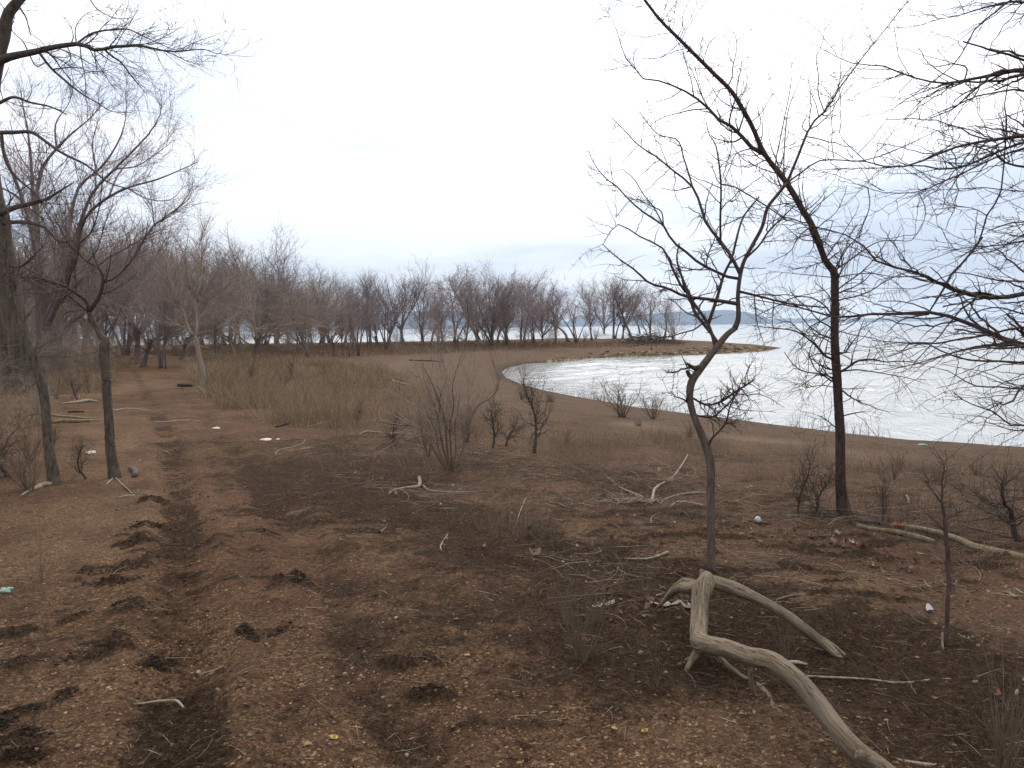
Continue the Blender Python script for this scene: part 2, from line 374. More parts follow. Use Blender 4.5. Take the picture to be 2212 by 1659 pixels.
# ------------------------------------------------------------------ water
def build_water():
    vw = np.linspace(math.radians(90-36), math.radians(92+36), 760); n = len(vw)
    rr = np.exp(np.linspace(math.log(9), math.log(60), 520)); rr = np.concatenate([rr, np.exp(np.linspace(math.log(60), math.log(400), 320))[1:], np.exp(np.linspace(math.log(400), math.log(16000), 90))[1:]])
    X = (rr[:,None]*np.cos(vw)[None]).ravel(); Y = (rr[:,None]*np.sin(vw)[None]).ravel()
    s = -sdist(np.stack([X, Y], -1)); r = np.hypot(X, Y)
    amp = np.clip(s/6, .12, 1)*np.clip(260/(r+1), 0, 1)
    # wind waves running in on the near shore
    u = X*.55-Y*.83; v = X*.83+Y*.55
    wob = 1.2*fbm(X*.25, Y*.25, 3, 21)
    z = .075*(1-2*np.abs(fbm(u*.55+wob, v*.16, 2, 22)-.5)*2)+.085*(fbm(u*1.5, v*.4, 3, 23)-.5)+.03*(fbm(u*5, v*2.2, 2, 24)-.5)*(r < 120)
    crest = np.clip((fbm(u*.42+wob, v*.16, 2, 26)-.60)*7, 0, 1); z += .05*crest*(r < 100)
    Z = WZ+amp*z*1.9-.02
    k = len(rr); i = (np.arange(k-1)*n)[:,None]; j = np.arange(n-1)[None]
    Q = np.stack([i+j+1, i+n+j+1, i+n+j, i+j], -1).reshape(-1,4)
    m, nt, b = mat('lake_water'); tc = N(nt, 'ShaderNodeTexCoord').outputs['Object']
    b.inputs['Base Color'].default_value = (.31,.31,.285,1); b.inputs['Roughness'].default_value = .1; b.inputs['IOR'].default_value = 1.65; b.inputs['Specular IOR Level'].default_value = .8
    mp = N(nt, 'ShaderNodeMapping'); mp.inputs['Rotation'].default_value = (0,0,.58); mp.inputs['Scale'].default_value = (1.,.45,1); nt.links.new(tc, mp.inputs[0])
    q = N(nt, 'ShaderNodeTexNoise', Scale=2.2, Detail=5, Roughness=.6); nt.links.new(mp.outputs[0], q.inputs['Vector'])
    bp = N(nt, 'ShaderNodeBump', Strength=.8, Distance=.12); nt.links.new(q.outputs[0], bp.inputs['Height']); nt.links.new(bp.outputs[0], b.inputs['Normal'])
    o = link('water', mesh('water', np.stack([X, Y, Z], 1), Q, None, m)); tag(o, 'pale rippled lake water reflecting the bright overcast sky', None, None, 'structure')
build_water()

# ------------------------------------------------------------------ far hills
def build_hills():
    m, nt, b = mat('haze_tinted_woodland'); tc = N(nt, 'ShaderNodeTexCoord').outputs['Object']
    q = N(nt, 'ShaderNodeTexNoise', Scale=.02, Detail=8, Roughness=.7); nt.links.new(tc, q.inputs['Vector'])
    nt.links.new(ramp(nt, q.outputs[0], [(.35,(.035,.060,.095)),(.7,(.06,.085,.12))]).outputs[0], b.inputs['Base Color']); b.inputs['Roughness'].default_value = 1; b.inputs['Specular IOR Level'].default_value = 0  # blue of the distance haze is painted into the woodland colour
    def ridge(name, label, prof, dist, thick):
        px = np.array([p[0] for p in prof], float); py = np.array([p[1] for p in prof], float)
        xs = np.linspace(px[0], px[-1], 420); ys = np.interp(xs, px, py)
        top = np.array([at(x, y, dist) for x, y in zip(xs, ys)]); 
        hz = np.maximum(top[:,2]-WZ, .5)*(1+.05*(fbm(xs*.02, xs*0, 4, 3)-.5)); hz = hz+dist/FP*1.4*(vn(xs*.5, xs*0, 6)-.5)
        rows = []; K = 14
        for k in range(K):
            t = k/(K-1); h = hz*np.sin(min(t*1.15, 1)*math.pi/2) if t < .87 else hz*(1-(t-.87)/.13*1.0)
            d = t*thick*(1+.5*(fbm(xs*.01+3, xs*0+t*2, 3, 4)-.5))
            dirn = top[:,:2]/np.linalg.norm(top[:,:2], axis=1, keepdims=True)
            rows.append(np.column_stack([top[:,:2]+dirn*d[:,None], WZ-2+h+2*(h>0)+(fbm(xs*.2, xs*0+t*9, 3, 5)-.5)*hz*.10*(0<k<K-1)]))
        V = np.concatenate(rows); n = len(xs); i = (np.arange(K-1)*n)[:,None]; j = np.arange(n-1)[None]
        Q = np.stack([i+j, i+j+1, i+n+j+1, i+n+j], -1).reshape(-1,4)
        tag(link(name, mesh(name, V, Q, None, m)), label, None, None, 'structure')
    ridge('hills', 'low blue wooded hills across the lake', [(-400,690),(0,684),(300,682),(600,672),(800,668),(950,664),(1080,668),(1180,684),(1215,697),(1232,688),(1250,677),(1290,675),(1340,679),(1390,674),(1440,669),(1516,665),(1575,663),(1600,667),(1640,676),(1670,692),(1690,701)], 3300, 900)
    ridge('far_shore_hills', 'thin blue strip of low land on the horizon of the lake', [(1560,697),(1640,688),(1720,686),(1850,687),(1950,684),(2100,685),(2250,684),(2500,680)], 4600, 900)
build_hills()
hz = []
V = np.array([[x, y, z] for z in (-6, 132) for y in (-60, 8900) for x in (-6000, 7500)], float)
Q = np.array([[0,1,3,2][::-1],[4,5,7,6],[0,1,5,4],[2,3,7,6][::-1],[0,2,6,4][::-1],[1,3,7,5]])
hm = bpy.data.materials.new('haze_air'); hm.use_nodes = True; nt = hm.node_tree; nt.nodes.clear()
ou = nt.nodes.new('ShaderNodeOutputMaterial'); pv = nt.nodes.new('ShaderNodeVolumePrincipled')
pv.inputs['Density'].default_value = 1.35e-4; pv.inputs['Color'].default_value = (.72,.84,1,1); pv.inputs['Anisotropy'].default_value = 0
nt.links.new(pv.outputs[0], ou.inputs['Volume'])
tag(link('haze', mesh('haze', V, Q, None, hm, False)), 'thin blue haze over the lake', None, None, 'stuff')

# ------------------------------------------------------------------ sky and sun
SUN_EL, SUN_AZ = math.radians(48), math.radians(8)        # azimuth from the view direction (+Y) towards +X
w = bpy.data.worlds.new("World"); sc.world = w; w.use_nodes = True; nt = w.node_tree; bg = nt.nodes['Background']
sky = nt.nodes.new('ShaderNodeTexSky'); sky.sky_type = 'NISHITA'; sky.sun_disc = False; sky.sun_elevation = SUN_EL; sky.sun_rotation = SUN_AZ
tc = nt.nodes.new('ShaderNodeTexCoord').outputs['Generated']
sx = nt.nodes.new('ShaderNodeSeparateXYZ'); nt.links.new(tc, sx.inputs[0])
el = sx.outputs[2]
base = ramp(nt, el, [(0,(.80,.80,.85)),(.03,(.76,.80,.88)),(.07,(.73,.79,.89)),(.13,(.80,.845,.92)),(.20,(.93,.95,.985)),(.34,(1,1,1)),(1,(1,1,1))])
gain = ramp(nt, el, [(0,(.44,)*3),(.10,(.47,)*3),(.22,(.60,)*3),(.6,(.75,)*3),(1,(.75,)*3)])
mp = nt.nodes.new('ShaderNodeMapping'); mp.inputs['Scale'].default_value = (1.5,1.5,8.); mp.inputs['Location'].default_value = (.3,.1,.2); nt.links.new(tc, mp.inputs[0])
nz = N(nt, 'ShaderNodeTexNoise', Scale=1.5, Detail=5, Roughness=.5); nt.links.new(mp.outputs[0], nz.inputs['Vector'])
band = ramp(nt, nz.outputs[0], [(.40,(.62,.68,.80)),(.54,(1,1,1))])
# cloud bands thin out towards the zenith
col = mixc(nt, 1., base.outputs[0], band.outputs[0], 'MULTIPLY')
col = mixc(nt, 1., col, gain.outputs[0], 'MULTIPLY')
sd = (math.sin(SUN_AZ)*math.cos(SUN_EL), math.cos(SUN_AZ)*math.cos(SUN_EL), math.sin(SUN_EL))
dp = nt.nodes.new('ShaderNodeVectorMath'); dp.operation = 'DOT_PRODUCT'; nt.links.new(tc, dp.inputs[0]); dp.inputs[1].default_value = sd
gl = mth(nt, 'POWER', mth(nt, 'MAXIMUM', dp.outputs['Value'], 0.), 5.)
glc = nt.nodes.new('ShaderNodeVectorMath'); glc.operation = 'SCALE'; glc.inputs[0].default_value = (8., 8., 7.9); nt.links.new(gl, glc.inputs['Scale'])
sc1 = nt.nodes.new('ShaderNodeVectorMath'); sc1.operation = 'SCALE'; nt.links.new(col, sc1.inputs[0]); sc1.inputs['Scale'].default_value = 24.
ad = nt.nodes.new('ShaderNodeVectorMath'); ad.operation = 'ADD'; nt.links.new(sc1.outputs[0], ad.inputs[0]); nt.links.new(glc.outputs[0], ad.inputs[1])
fin = mixc(nt, .88, sky.outputs[0], ad.outputs[0]); nt.links.new(fin, bg.inputs['Color']); bg.inputs['Strength'].default_value = .1
L = bpy.data.lights.new('sun', 'SUN'); L.energy = 1.5; L.angle = math.radians(11); L.color = (1,.93,.83)
lo = bpy.data.objects.new('sun', L); C.objects.link(lo); lo.rotation_euler = Vector(sd).to_track_quat('Z', 'Y').to_euler()
# ------------------------------------------------------------------ bare trees: prototypes for the woods
def shift(b, k): return (b[0]*k, b[1]*k, b[2])
def proto(kind):
    """unit-height (1 m) bare trees: returns trunk batches, crown batches"""
    r = rng
    def stem(h, rad, lean, n=12, wan=.06, curve=.0, o=(0,0,0)):
        d = unit(np.array([lean*math.cos(a:=r.uniform(0, 6.3)), lean*math.sin(a), 1.])); p = [np.array(o, float)]
        cv = r.normal(size=3)*curve; cv[2] = 0
        for i in range(n-1): d = unit(d+wan*r.normal(size=3)*[1,1,.3]+cv*(1 if i < n/2 else -1)+[0,0,.05]); p.append(p[-1]+d*h/(n-1))
        t = np.linspace(0, 1, n); R = rad*(1-.78*t)*(1+.55*np.exp(-t*14)); return (np.array(p)[None], R[None], 8)
    if kind == 'broad':
        tk = stem(.26, .026, .06); tk = (tk[0], np.maximum(tk[1], .017), 8)
        l1 = grow(tk, 11, .5, 1., 33, 12, .80, .14, .50, .005, 12, .09, .07, 0, S=5, tip=.16)
        l2 = grow(l1, 95, .15, .95, 34, 11, .36, .25, .55, .0024, 8, .11, .07, .4, S=4, tip=.25)
        l3 = grow(l2, 480, .1, 1., 34, 12, .18, .3, .6, .0011, 5, .14, .06, .3)
        l4 = grow(l3, 1500, .1, 1., 34, 13, .095, .35, .7, .0007, 4, .16, .06, .2)
    elif kind == 'upright':
        tk = stem(.85, .016, .05)
        l1 = grow(tk, 22, .2, .95, 32, 9, .46, .2, .5, .0035, 10, .1, .10, .45, S=4, tip=.2)
        l2 = grow(l1, 130, .1, 1., 30, 10, .24, .25, .6, .0018, 6, .12, .08, .3)
        l3 = grow(l2, 460, .1, 1., 32, 12, .12, .3, .65, .0010, 5, .15, .06, .3)
        l4 = grow(l3, 1000, .1, 1., 34, 14, .07, .35, .75, .0007, 4, .16, .05, .2)
    elif kind == 'multi':
        tks = [stem(r.uniform(.6,.85), r.uniform(.009,.016), r.uniform(.15,.42), curve=.05, o=(r.uniform(-.02,.02), r.uniform(-.02,.02), 0)) for _ in range(4)]
        tk = cat(*tks)
        l1 = grow(tk, 34, .3, .95, 36, 12, .38, .2, .5, .0035, 9, .12, .08, .4, S=4, tip=.2)
        l2 = grow(l1, 190, .1, 1., 36, 12, .22, .25, .6, .0018, 6, .14, .06, .3)
        l3 = grow(l2, 560, .1, 1., 36, 12, .12, .3, .65, .0010, 5, .16, .05, .3)
        l4 = grow(l3, 1200, .1, 1., 36, 14, .065, .35, .75, .0007, 4, .18, .04, .2)
    elif kind == 'lean':
        tk = stem(.8, .019, .38, 14, .13, .09)
        l1 = grow(tk, 12, .35, 1., 45, 14, .34, .25, .5, .004, 9, .18, .07, .4, S=5, tip=.2)
        l2 = grow(l1, 70, .2, 1., 42, 14, .19, .25, .6, .0022, 6, .18, .05, .3, S=4)
        l3 = grow(l2, 380, .1, 1., 42, 14, .10, .3, .65, .0012, 5, .2, .04, .3)
        l4 = grow(l3, 1100, .1, 1., 42, 14, .05, .35, .75, .0008, 4, .2, .04, .2)
    elif kind == 'fan':      # low forking, wide fine crown
        tk = stem(.22, .020, .12); tk = (tk[0], np.maximum(tk[1], .012), 8)
        l1 = grow(tk, 9, .55, 1., 42, 10, .66, .15, .5, .004, 10, .12, .05, 0, S=5, tip=.2)
        l2 = grow(l1, 95, .12, 1., 40, 12, .32, .25, .5, .002, 7, .15, .03, .4, S=4)
        l3 = grow(l2, 600, .1, 1., 42, 12, .15, .3, .6, .0010, 5, .18, .02, .3)
        l4 = grow(l3, 1700, .1, 1., 44, 14, .075, .35, .75, .0007, 4, .2, .02, .2)
    elif kind == 'thicket':  # scrubby, fine twigs to the ground
        tk = cat(*[stem(r.uniform(.5,.9), r.uniform(.005,.009), r.uniform(.1,.5), curve=.04, o=(r.uniform(-.08,.08), r.uniform(-.08,.08), 0)) for _ in range(9)])
        l1 = grow(tk, 80, .12, 1., 42, 14, .30, .3, .5, .0022, 7, .18, .03, .3)
        l2 = grow(l1, 460, .1, 1., 42, 14, .15, .3, .6, .0012, 5, .2, .0, .2)
        l3 = grow(l2, 2400, .1, 1., 45, 14, .075, .35, .7, .0008, 4, .2, .0, .2)
        l4 = None
    elif kind == 'shrub':
        tk = cat(*[stem(r.uniform(.6,1.), r.uniform(.007,.012), r.uniform(.1,.8), curve=.03, wan=.08, o=(r.uniform(-.03,.03), r.uniform(-.03,.03), 0)) for _ in range(14)])
        l1 = grow(tk, 60, .25, 1., 30, 12, .34, .3, .5, .0026, 7, .14, .06, .3)
        l2 = grow(l1, 240, .1, 1., 36, 14, .15, .3, .6, .0017, 5, .18, .05, .2)
        l3 = grow(l2, 500, .1, 1., 40, 14, .06, .35, .75, .0013, 4, .2, .03, .2); l4 = None
    elif kind == 'knotty':   # short thick stem with a tangle of sprouts
        tk = stem(.75, .026, .2, 14, .2, .05)
        l1 = grow(tk, 34, .2, 1., 60, 16, .42, .35, .35, .005, 8, .24, .07, .4, S=4, zig=.2)
        l2 = grow(l1, 190, .1, 1., 50, 16, .16, .35, .5, .0026, 5, .25, .02, .2, zig=.2)
        l3 = grow(l2, 420, .1, 1., 50, 16, .065, .35, .7, .0017, 4, .22, .0, .2); l4 = None
    return [tk], [q for q in (l1, l2, l3, l4) if q is not None]
PR = {}
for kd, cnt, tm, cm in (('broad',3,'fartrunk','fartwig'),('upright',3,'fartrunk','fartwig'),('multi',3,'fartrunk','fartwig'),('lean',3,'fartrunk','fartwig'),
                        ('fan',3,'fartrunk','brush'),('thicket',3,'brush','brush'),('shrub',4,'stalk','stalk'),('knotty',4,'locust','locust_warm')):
    PR[kd] = []
    for i in range(cnt):
        tb, cb = proto(kd)
        top = max(np.percentile(np.concatenate([b[0][...,2].ravel() for b in cb]), 99.5), .2)
        tb = [shift(b, 1/top) for b in tb]; cb = [shift(b, 1/top) for b in cb]
        stem_ = {'shrub':'stems','thicket':'stems'}.get(kd, 'trunk'); cr = {'shrub':'twigs','thicket':'twigs','knotty':'twigs'}.get(kd, 'crown')
        PR[kd].append((tmesh(stem_, tb, M[tm], .12), tmesh(cr, cb, M[cm]), stem_, cr))
def put(kind, var, P, h, label, category='tree', group=None, name='bare_tree', wide=1., rot=None, mats=None):
    a, b, sn, cn = PR[kind][var % len(PR[kind])]
    o = link(name, None, loc=(P[0], P[1], P[2]-.03)); tag(o, label, category, group)
    o.rotation_euler = (0, 0, rng.uniform(0, 6.28) if rot is None else rot); o.scale = (h*wide, h*wide, h)
    link(sn, a, o); link(cn, b, o); return o
def hpx(P, px): return px/FP*depth(P)

# the wood along the far bank: many alike, left to right
FAR = 'bare trees in the wood along the far bank'
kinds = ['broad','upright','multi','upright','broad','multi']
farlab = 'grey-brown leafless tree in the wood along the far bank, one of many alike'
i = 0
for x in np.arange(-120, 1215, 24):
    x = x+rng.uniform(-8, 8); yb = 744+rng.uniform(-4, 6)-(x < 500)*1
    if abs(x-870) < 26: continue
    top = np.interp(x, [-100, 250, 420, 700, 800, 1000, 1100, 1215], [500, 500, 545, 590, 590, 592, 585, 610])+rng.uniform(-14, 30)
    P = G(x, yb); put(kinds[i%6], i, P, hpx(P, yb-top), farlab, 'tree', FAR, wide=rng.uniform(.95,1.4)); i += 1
# a nearer, looser row in the scrub
NEARW = 'bare trees standing in the scrub left of the bay'
nrlab = 'thin-stemmed brownish bare tree standing in the scrub left of the bay'
for x, yb, top, kd, wd in [(641,757,600,'fan',1.1),(665,772,610,'multi',.9),(698,769,620,'upright',.7),(722,769,590,'fan',1.0),(741,768,640,'upright',.6),(755,771,620,'upright',.7),(775,768,600,'multi',.8),(467,779,560,'upright',.8),
   (393,776,520,'fan',1.1),(348,795,560,'multi',.8),(358,797,600,'upright',.6),(310,793,470,'fan',1.2),(270,768,480,'multi',1.),(598,759,560,'fan',1.2),(505,768,540,'fan',1.),(430,765,560,'fan',1.1),(235,790,520,'fan',1.1),
   (805,760,620,'upright',.7),(835,755,600,'multi',.9),(560,760,520,'broad',1.),(690,752,560,'broad',1.),(180,775,450,'broad',1.1),(120,780,430,'fan',1.2),(40,790,470,'broad',1.),(340,760,500,'broad',1.),(-40,800,430,'broad',1.2)]:
    P = G(x, yb); put(kd, i, P, hpx(P, yb-top), nrlab, 'tree', NEARW, wide=wd); i += 1
for x, yb, top, kd, wd, lab in [
   (547,779,505,'fan',1.25,'twiggy bare tree with a dark knobbly stem and low spreading tan crown'),
   (600,752,482,'broad',1.15,'tallest domed bare tree left of the bay, its wide crown rising above the wood'),
   (298,776,430,'broad',1.1,'thick straight bare tree standing beside the far end of the dirt track'),
   (870,741,556,'broad',1.15,'broad bare tree with a flared trunk and low side limbs beside the bleached fallen branch'),
   (1062,738,566,'broad',1.1,'stout bare tree with a swollen base where the wood nears the point'),
   (1035,738,575,'lean',1.2,'bare tree leaning left next to the stout one with a swollen base'),
   (1096,738,590,'multi',1.0,'many-stemmed bare tree with slanting trunks beyond the red earth bank'),
   (1150,737,590,'upright',1.0,'dense upright bare tree with a short trunk near the root of the point'),
   (1172,736,600,'upright',.9,'dark bare tree with low forks just left of the gap in the trees'),
   (1200,735,598,'lean',.8,'slender bare tree with a wavy stem standing at the gap before the point'),
   (1228,739,612,'lean',1.0,'bare tree leaning right over the red bank at the gap before the point'),
   (1304,731,588,'broad',1.15,'left bare tree of the dense clump on the point, branches sweeping low to the left'),
   (1328,732,592,'multi',1.1,'thick-stemmed bare tree in the middle of the dense clump on the point'),
   (1345,732,600,'broad',.9,'dark bare tree behind the brush heap on the point'),
   (1364,732,605,'lean',.9,'bare tree leaning left out of the brush heap on the point'),
   (1384,732,608,'lean',1.1,'bare tree with a curved stem bending up to the right of the dense clump'),
   (1246,740,625,'multi',1.2,'bare tree filling the right of the gap before the point, several thin stems'),
   (1278,735,606,'upright',1.1,'slim upright bare tree at the left foot of the dense clump on the point'),
   (1403,736,618,'multi',1.2,'several-stemmed bare tree right of the one with the curved stem'),
   (1455,740,640,'fan',1.2,'low spreading bare tree nearest the bare tip of the point'),
   (1433,738,628,'lean',.9,'last bare tree towards the tip of the point, slim and slightly bent')]:
    P = G(x, yb); put(kd, i, P, hpx(P, yb-top), lab, 'tree', None, wide=wd); i += 1
for x, yb, top, lab in [(1287,733,700,'small bare bush left of the dense clump on the point'),(1418,734,696,'fan-shaped bare bush between the last two trees of the point'),(1452,738,698,'bare bush at the foot of the last tree on the point'),
   (1262,739,708,'short crooked dead sapling on the bank at the gap before the point')]:
    P = G(x, yb); put('shrub', i, P, hpx(P, yb-top), lab, 'bush', None, 'bare_bush', wide=1.1); i += 1
UND = 'low twiggy trees along the far bank'
for x in np.arange(330, 1215, 48):
    x = x+rng.uniform(-10, 10); yb = 750+rng.uniform(-6, 8)-(x > 1100)*6; P = G(x, yb); put('fan' if i%2 else 'thicket', i, P, hpx(P, rng.uniform(60, 125)), 'low pale-twigged tree in the undergrowth along the far bank, one of many alike', 'tree', UND, wide=rng.uniform(.9,1.3), name='small_bare_tree'); i += 1
for x, yb, top, kd, wd, lab in [(-6,1035,800,'knotty',.8,'tall twiggy dead sapling cut off by the left edge'),(62,1062,930,'shrub',1.2,'spray of pale thin shoots before the foot of the slim leaning tree'),(-25,965,800,'thicket',.9,'dense pale thicket at the left edge below the furrowed trunk'),
   (85,915,800,'thicket',.8,'dense pale thicket between the slim leaning tree and the furrowed trunk')]:
    P = G(x, yb); put(kd, i, P, hpx(P, yb-top), lab, 'bush', None, 'twiggy_bush', wide=wd); i += 1
# scrub on the left
SCR = 'tangled bare bushes under the trees on the left'
for x, yb, top in [(20,850,700),(60,835,690),(100,820,690),(140,815,700),(180,805,690),(215,800,700),(-30,870,720),(70,790,640),(130,785,640),(200,775,660),(255,785,700),(10,800,640),(-60,830,640),(160,765,640),(40,770,620),(100,765,620),(-20,770,600),(230,762,650),
                   (330,765,690),(380,768,700),(290,762,680),(420,770,705),(520,772,700),(470,765,690),(620,765,705)]:
    P = G(x, yb); put('thicket', i, P, hpx(P, yb-top), 'tangled grey-brown bare bush in the scrub on the left, one of many alike', 'bush', SCR, 'scrub_bush', wide=1.0); i += 1
# bushes and saplings one can tell apart
for kd, x, yb, top, wd, lab in [
   ('knotty',1065,966,840,.8,'taller of the two knotty dark bushes right of the many-stemmed shrub'),
   ('knotty',1092,963,880,.8,'shorter knotty dark bush beside the taller one'),
   ('knotty',1154,978,780,.55,'tall narrow knotty sapling in front of the innermost water of the bay'),
   ('shrub',1345,901,805,1.6,'open bare shrub at the edge of the bay'),
   ('shrub',1412,905,835,1.5,'low bare shrub just right of the open one at the edge of the bay'),
   ('knotty',772,918,850,.5,'dark knobbly stump-like sapling in the dry grass'),
   ('shrub',727,868,815,.7,'small dark vase-shaped bush in the dry grass'),
   ('shrub',608,850,790,.9,'dark feathery bush in the middle of the dry grass'),
   ('knotty',540,838,775,.7,'thin dark sapling in the dry grass near the lone forked tree'),
   ('knotty',696,819,782,.5,'small bent dead sapling on the bare strip beyond the dry grass'),
   ('knotty',627,822,770,.45,'thin upright dead sapling beyond the dry grass'),
   ('knotty',848,965,870,.8,'leaning dark bush on the left of the many-stemmed shrub'),
   ('shrub',925,985,860,.8,'grey bush partly behind the many-stemmed shrub'),
   ('shrub',1010,955,850,1.,'low wispy bush right behind the many-stemmed shrub'),
   ('knotty',168,868,800,.8,'small dark bush with a thick stem behind the left tree trunks'),
   ('shrub',122,862,795,1.,'wide tangled bush beside the furrowed trunk'),
   ('knotty',192,850,790,.5,'thin crooked sapling close to the left of the standing trunk'),
   ('knotty',1725,1116,930,.4,'thin crooked sapling left of the rough dark trunk by the water'),
   ('knotty',1768,1110,985,1.0,'low forked bush at the foot of the rough dark trunk'),
   ('shrub',1930,1035,960,.9,'straw-coloured bush between the rough dark trunk and the water'),
   ('knotty',1905,1130,1000,.5,'small leafless sprout right of the rough dark trunk'),
   ('knotty',2202,1168,955,1.0,'dark thorny bush with a thick black stem at the right edge'),
   ('knotty',186,1035,930,.75,'short dark forked bush between the two left tree trunks'),
   ('knotty',20,1030,900,1.1,'thin-stemmed twiggy bush at the left edge before the furrowed trunk'),
   ('shrub',60,1000,900,1.1,'pale grey tangle of twigs at the foot of the furrowed trunk'),
   ('knotty',120,960,905,.7,'tiny dead bush behind the leaning left trunk')]:
    P = G(x, yb); put(kd, i, P, hpx(P, yb-top), lab, 'sapling' if kd == 'knotty' else 'bush', None, 'bare_sapling' if kd == 'knotty' else 'bare_bush', wide=wd); i += 1

# ------------------------------------------------------------------ trees drawn limb by limb
def thorns(par, n, L=.045):
    return grow(par, n, .1, 1., 70, 14, L, .4, .55, .0022, 2, 0, 0, 0, tip=.12)
# curved thorny tree in the middle right
B = G(1538,1236); d0 = depth(B); T = Traced(d0)
trunk = T.add('c4 1503,2152,62 1502,2120,56 1498,1900,52 1495,1659,54 1485,1400,58 1440,1270,50 1390,1150,42 1360,1020,46 1372,920,52 1425,840,50 1500,740,46 1570,650,42 1610,605,38 1650,575,34', dz=.1, n=56, S=12)
upper = T.add('D 1586,710,13 1594,692,11 1595,668,10 1594,652,9 1597,607,8.5 1605,570,8.2 1624,532,8 1646,491,7.6 1659,447,7.4 1679,421,7 1699,397,6.5', n=40, S=10)
limbs = [T.add(s) for s in (
 'c7 120,1190,19 200,1000,17 270,830,15 330,750,13 370,720,11 450,590,10 570,430,8 650,325,7 720,240,6 910,0,4',
 'c7 60,1265,14 120,1190,13 200,1130,11 340,1040,9 440,1035,8 580,1045,7 760,1000,6 900,940,5 1050,870,4 1190,800,2.5',
 'c7 80,1230,9 50,1100,8 80,900,7 110,750,6 140,600,5 155,420,3 140,340,2',
 'c7 95,1210,8 110,900,7 130,720,6 180,580,4 240,440,2',
 'c7 330,750,7 325,600,6 328,500,6 318,350,5 345,300,4 370,170,2.5 382,90,1.5',
 'D 1600,600,7 1590,602,7 1543,585,6 1510,568,6 1483,545,5.5 1450,518,5 1436,490,4.5 1396,463,4 1360,433,3.5 1333,403,3 1306,383,2.4 1283,353,1.8 1271,323,1.2',
 'D 1602,590,8 1579,553,7 1553,517,6.5 1526,483,6 1510,433,5.4 1500,410,5 1490,397,4.8 1456,370,4 1410,333,3.2 1383,317,2.6 1350,283,2 1320,253,1.3',
 'D 1554,515,5 1556,480,4.6 1557,393,4 1550,333,3.4 1545,310,2.6 1533,293,2.2 1525,260,1.4',
 'D 1490,397,4 1478,345,3.2 1460,300,2.8 1427,293,1.8 1396,262,2 1380,240,1.2','D 1556,393,3.6 1585,403,3 1610,417,3 1660,448,3 1700,477,2.4',
 'D 1436,490,3 1427,455,2.6 1410,447,2.4 1370,430,1.8 1330,470,1.2',
 'D 1430,487,3 1410,445,2.5 1390,420,2.2 1368,385,1.8 1345,365,1.2',
 'D 1542,752,8 1530,700,7 1517,680,6.5 1495,650,7 1475,605,6.4 1480,630,6 1455,585,5 1435,540,4 1380,510,3 1333,485,2.5 1303,527,1.5',
 'D 1552,742,8 1540,725,7.5 1520,700,7 1500,672,7 1490,640,6 1470,590,5 1462,560,4 1467,525,3',
 'D 1590,660,9 1555,650,8 1520,645,7 1480,640,6.4 1440,622,5.6 1404,612,5 1370,582,4 1345,565,3 1320,545,2.5 1302,528,1.6',
 'D 1560,690,8 1550,640,7 1565,590,6 1580,560,5.5 1590,520,5 1605,470,4 1640,425,3',
 'D 1510,820,9 1490,812,10 1484,800,8','D 1521,800,12 1500,795,11 1484,785,5',
 'D 1490,880,5 1475,862,3.6 1462,858,2.4 1448,845,1.5','D 1492,860,5 1530,875,4 1560,866,5 1590,845,4.6 1615,830,4 1632,818,2',
 'D 1497,895,4 1540,900,4 1565,880,3.6 1600,840,2.5',
 'c4 1490,1350,16 1500,1290,15 1550,1240,13 1590,1190,12 1620,1080,10 1659,1000,8 1700,900,4',
 'D 1600,560,5 1640,530,4 1660,500,4 1690,470,3 1720,440,2',
 'D 1597,628,6 1640,640,5 1700,655,4 1790,665,3')]
tw1 = grow(cat(*limbs), 170, .12, 1., 55, 16, .34, .4, .6, .0022, 8, .16, .02, .3, zig=.22, tip=.4)
tw2 = grow(tw1, 420, .1, 1., 55, 16, .13, .4, .7, .0015, 5, .2, 0., .2, zig=.25)
tw3 = thorns((np.concatenate([tw1[0]]+[l[0][:,::3][:,:6] if 0 else l[0][:, [0,3,6,9,12,15,16,17]] for l in limbs]), np.concatenate([tw1[1]]+[l[1][:, [0,3,6,9,12,15,16,17]] for l in limbs]), 3), 900)
lowtw = grow(cat(limbs[18], limbs[19], limbs[20]), 70, .1, 1., 60, 16, .16, .4, .6, .002, 6, .25, 0, .2, zig=.2); lowtw2 = grow(lowtw, 120, .1, 1., 55, 16, .09, .4, .6, .002, 6, .25, 0, .2, zig=.2)
tree('thorny_tree', 'slender thorny tree with an S-curved trunk just behind the pale driftwood', 'tree', B,
     [('trunk', [trunk], M['locust_warm'], .12)]+[('limb', [l], M['locust'], .05) for l in [upper]+limbs[:10]]+[('crown', limbs[10:]+[tw1, tw2, lowtw, lowtw2], M['locust'], 0), ('thorns', [tw3], M['locust'], 0)])

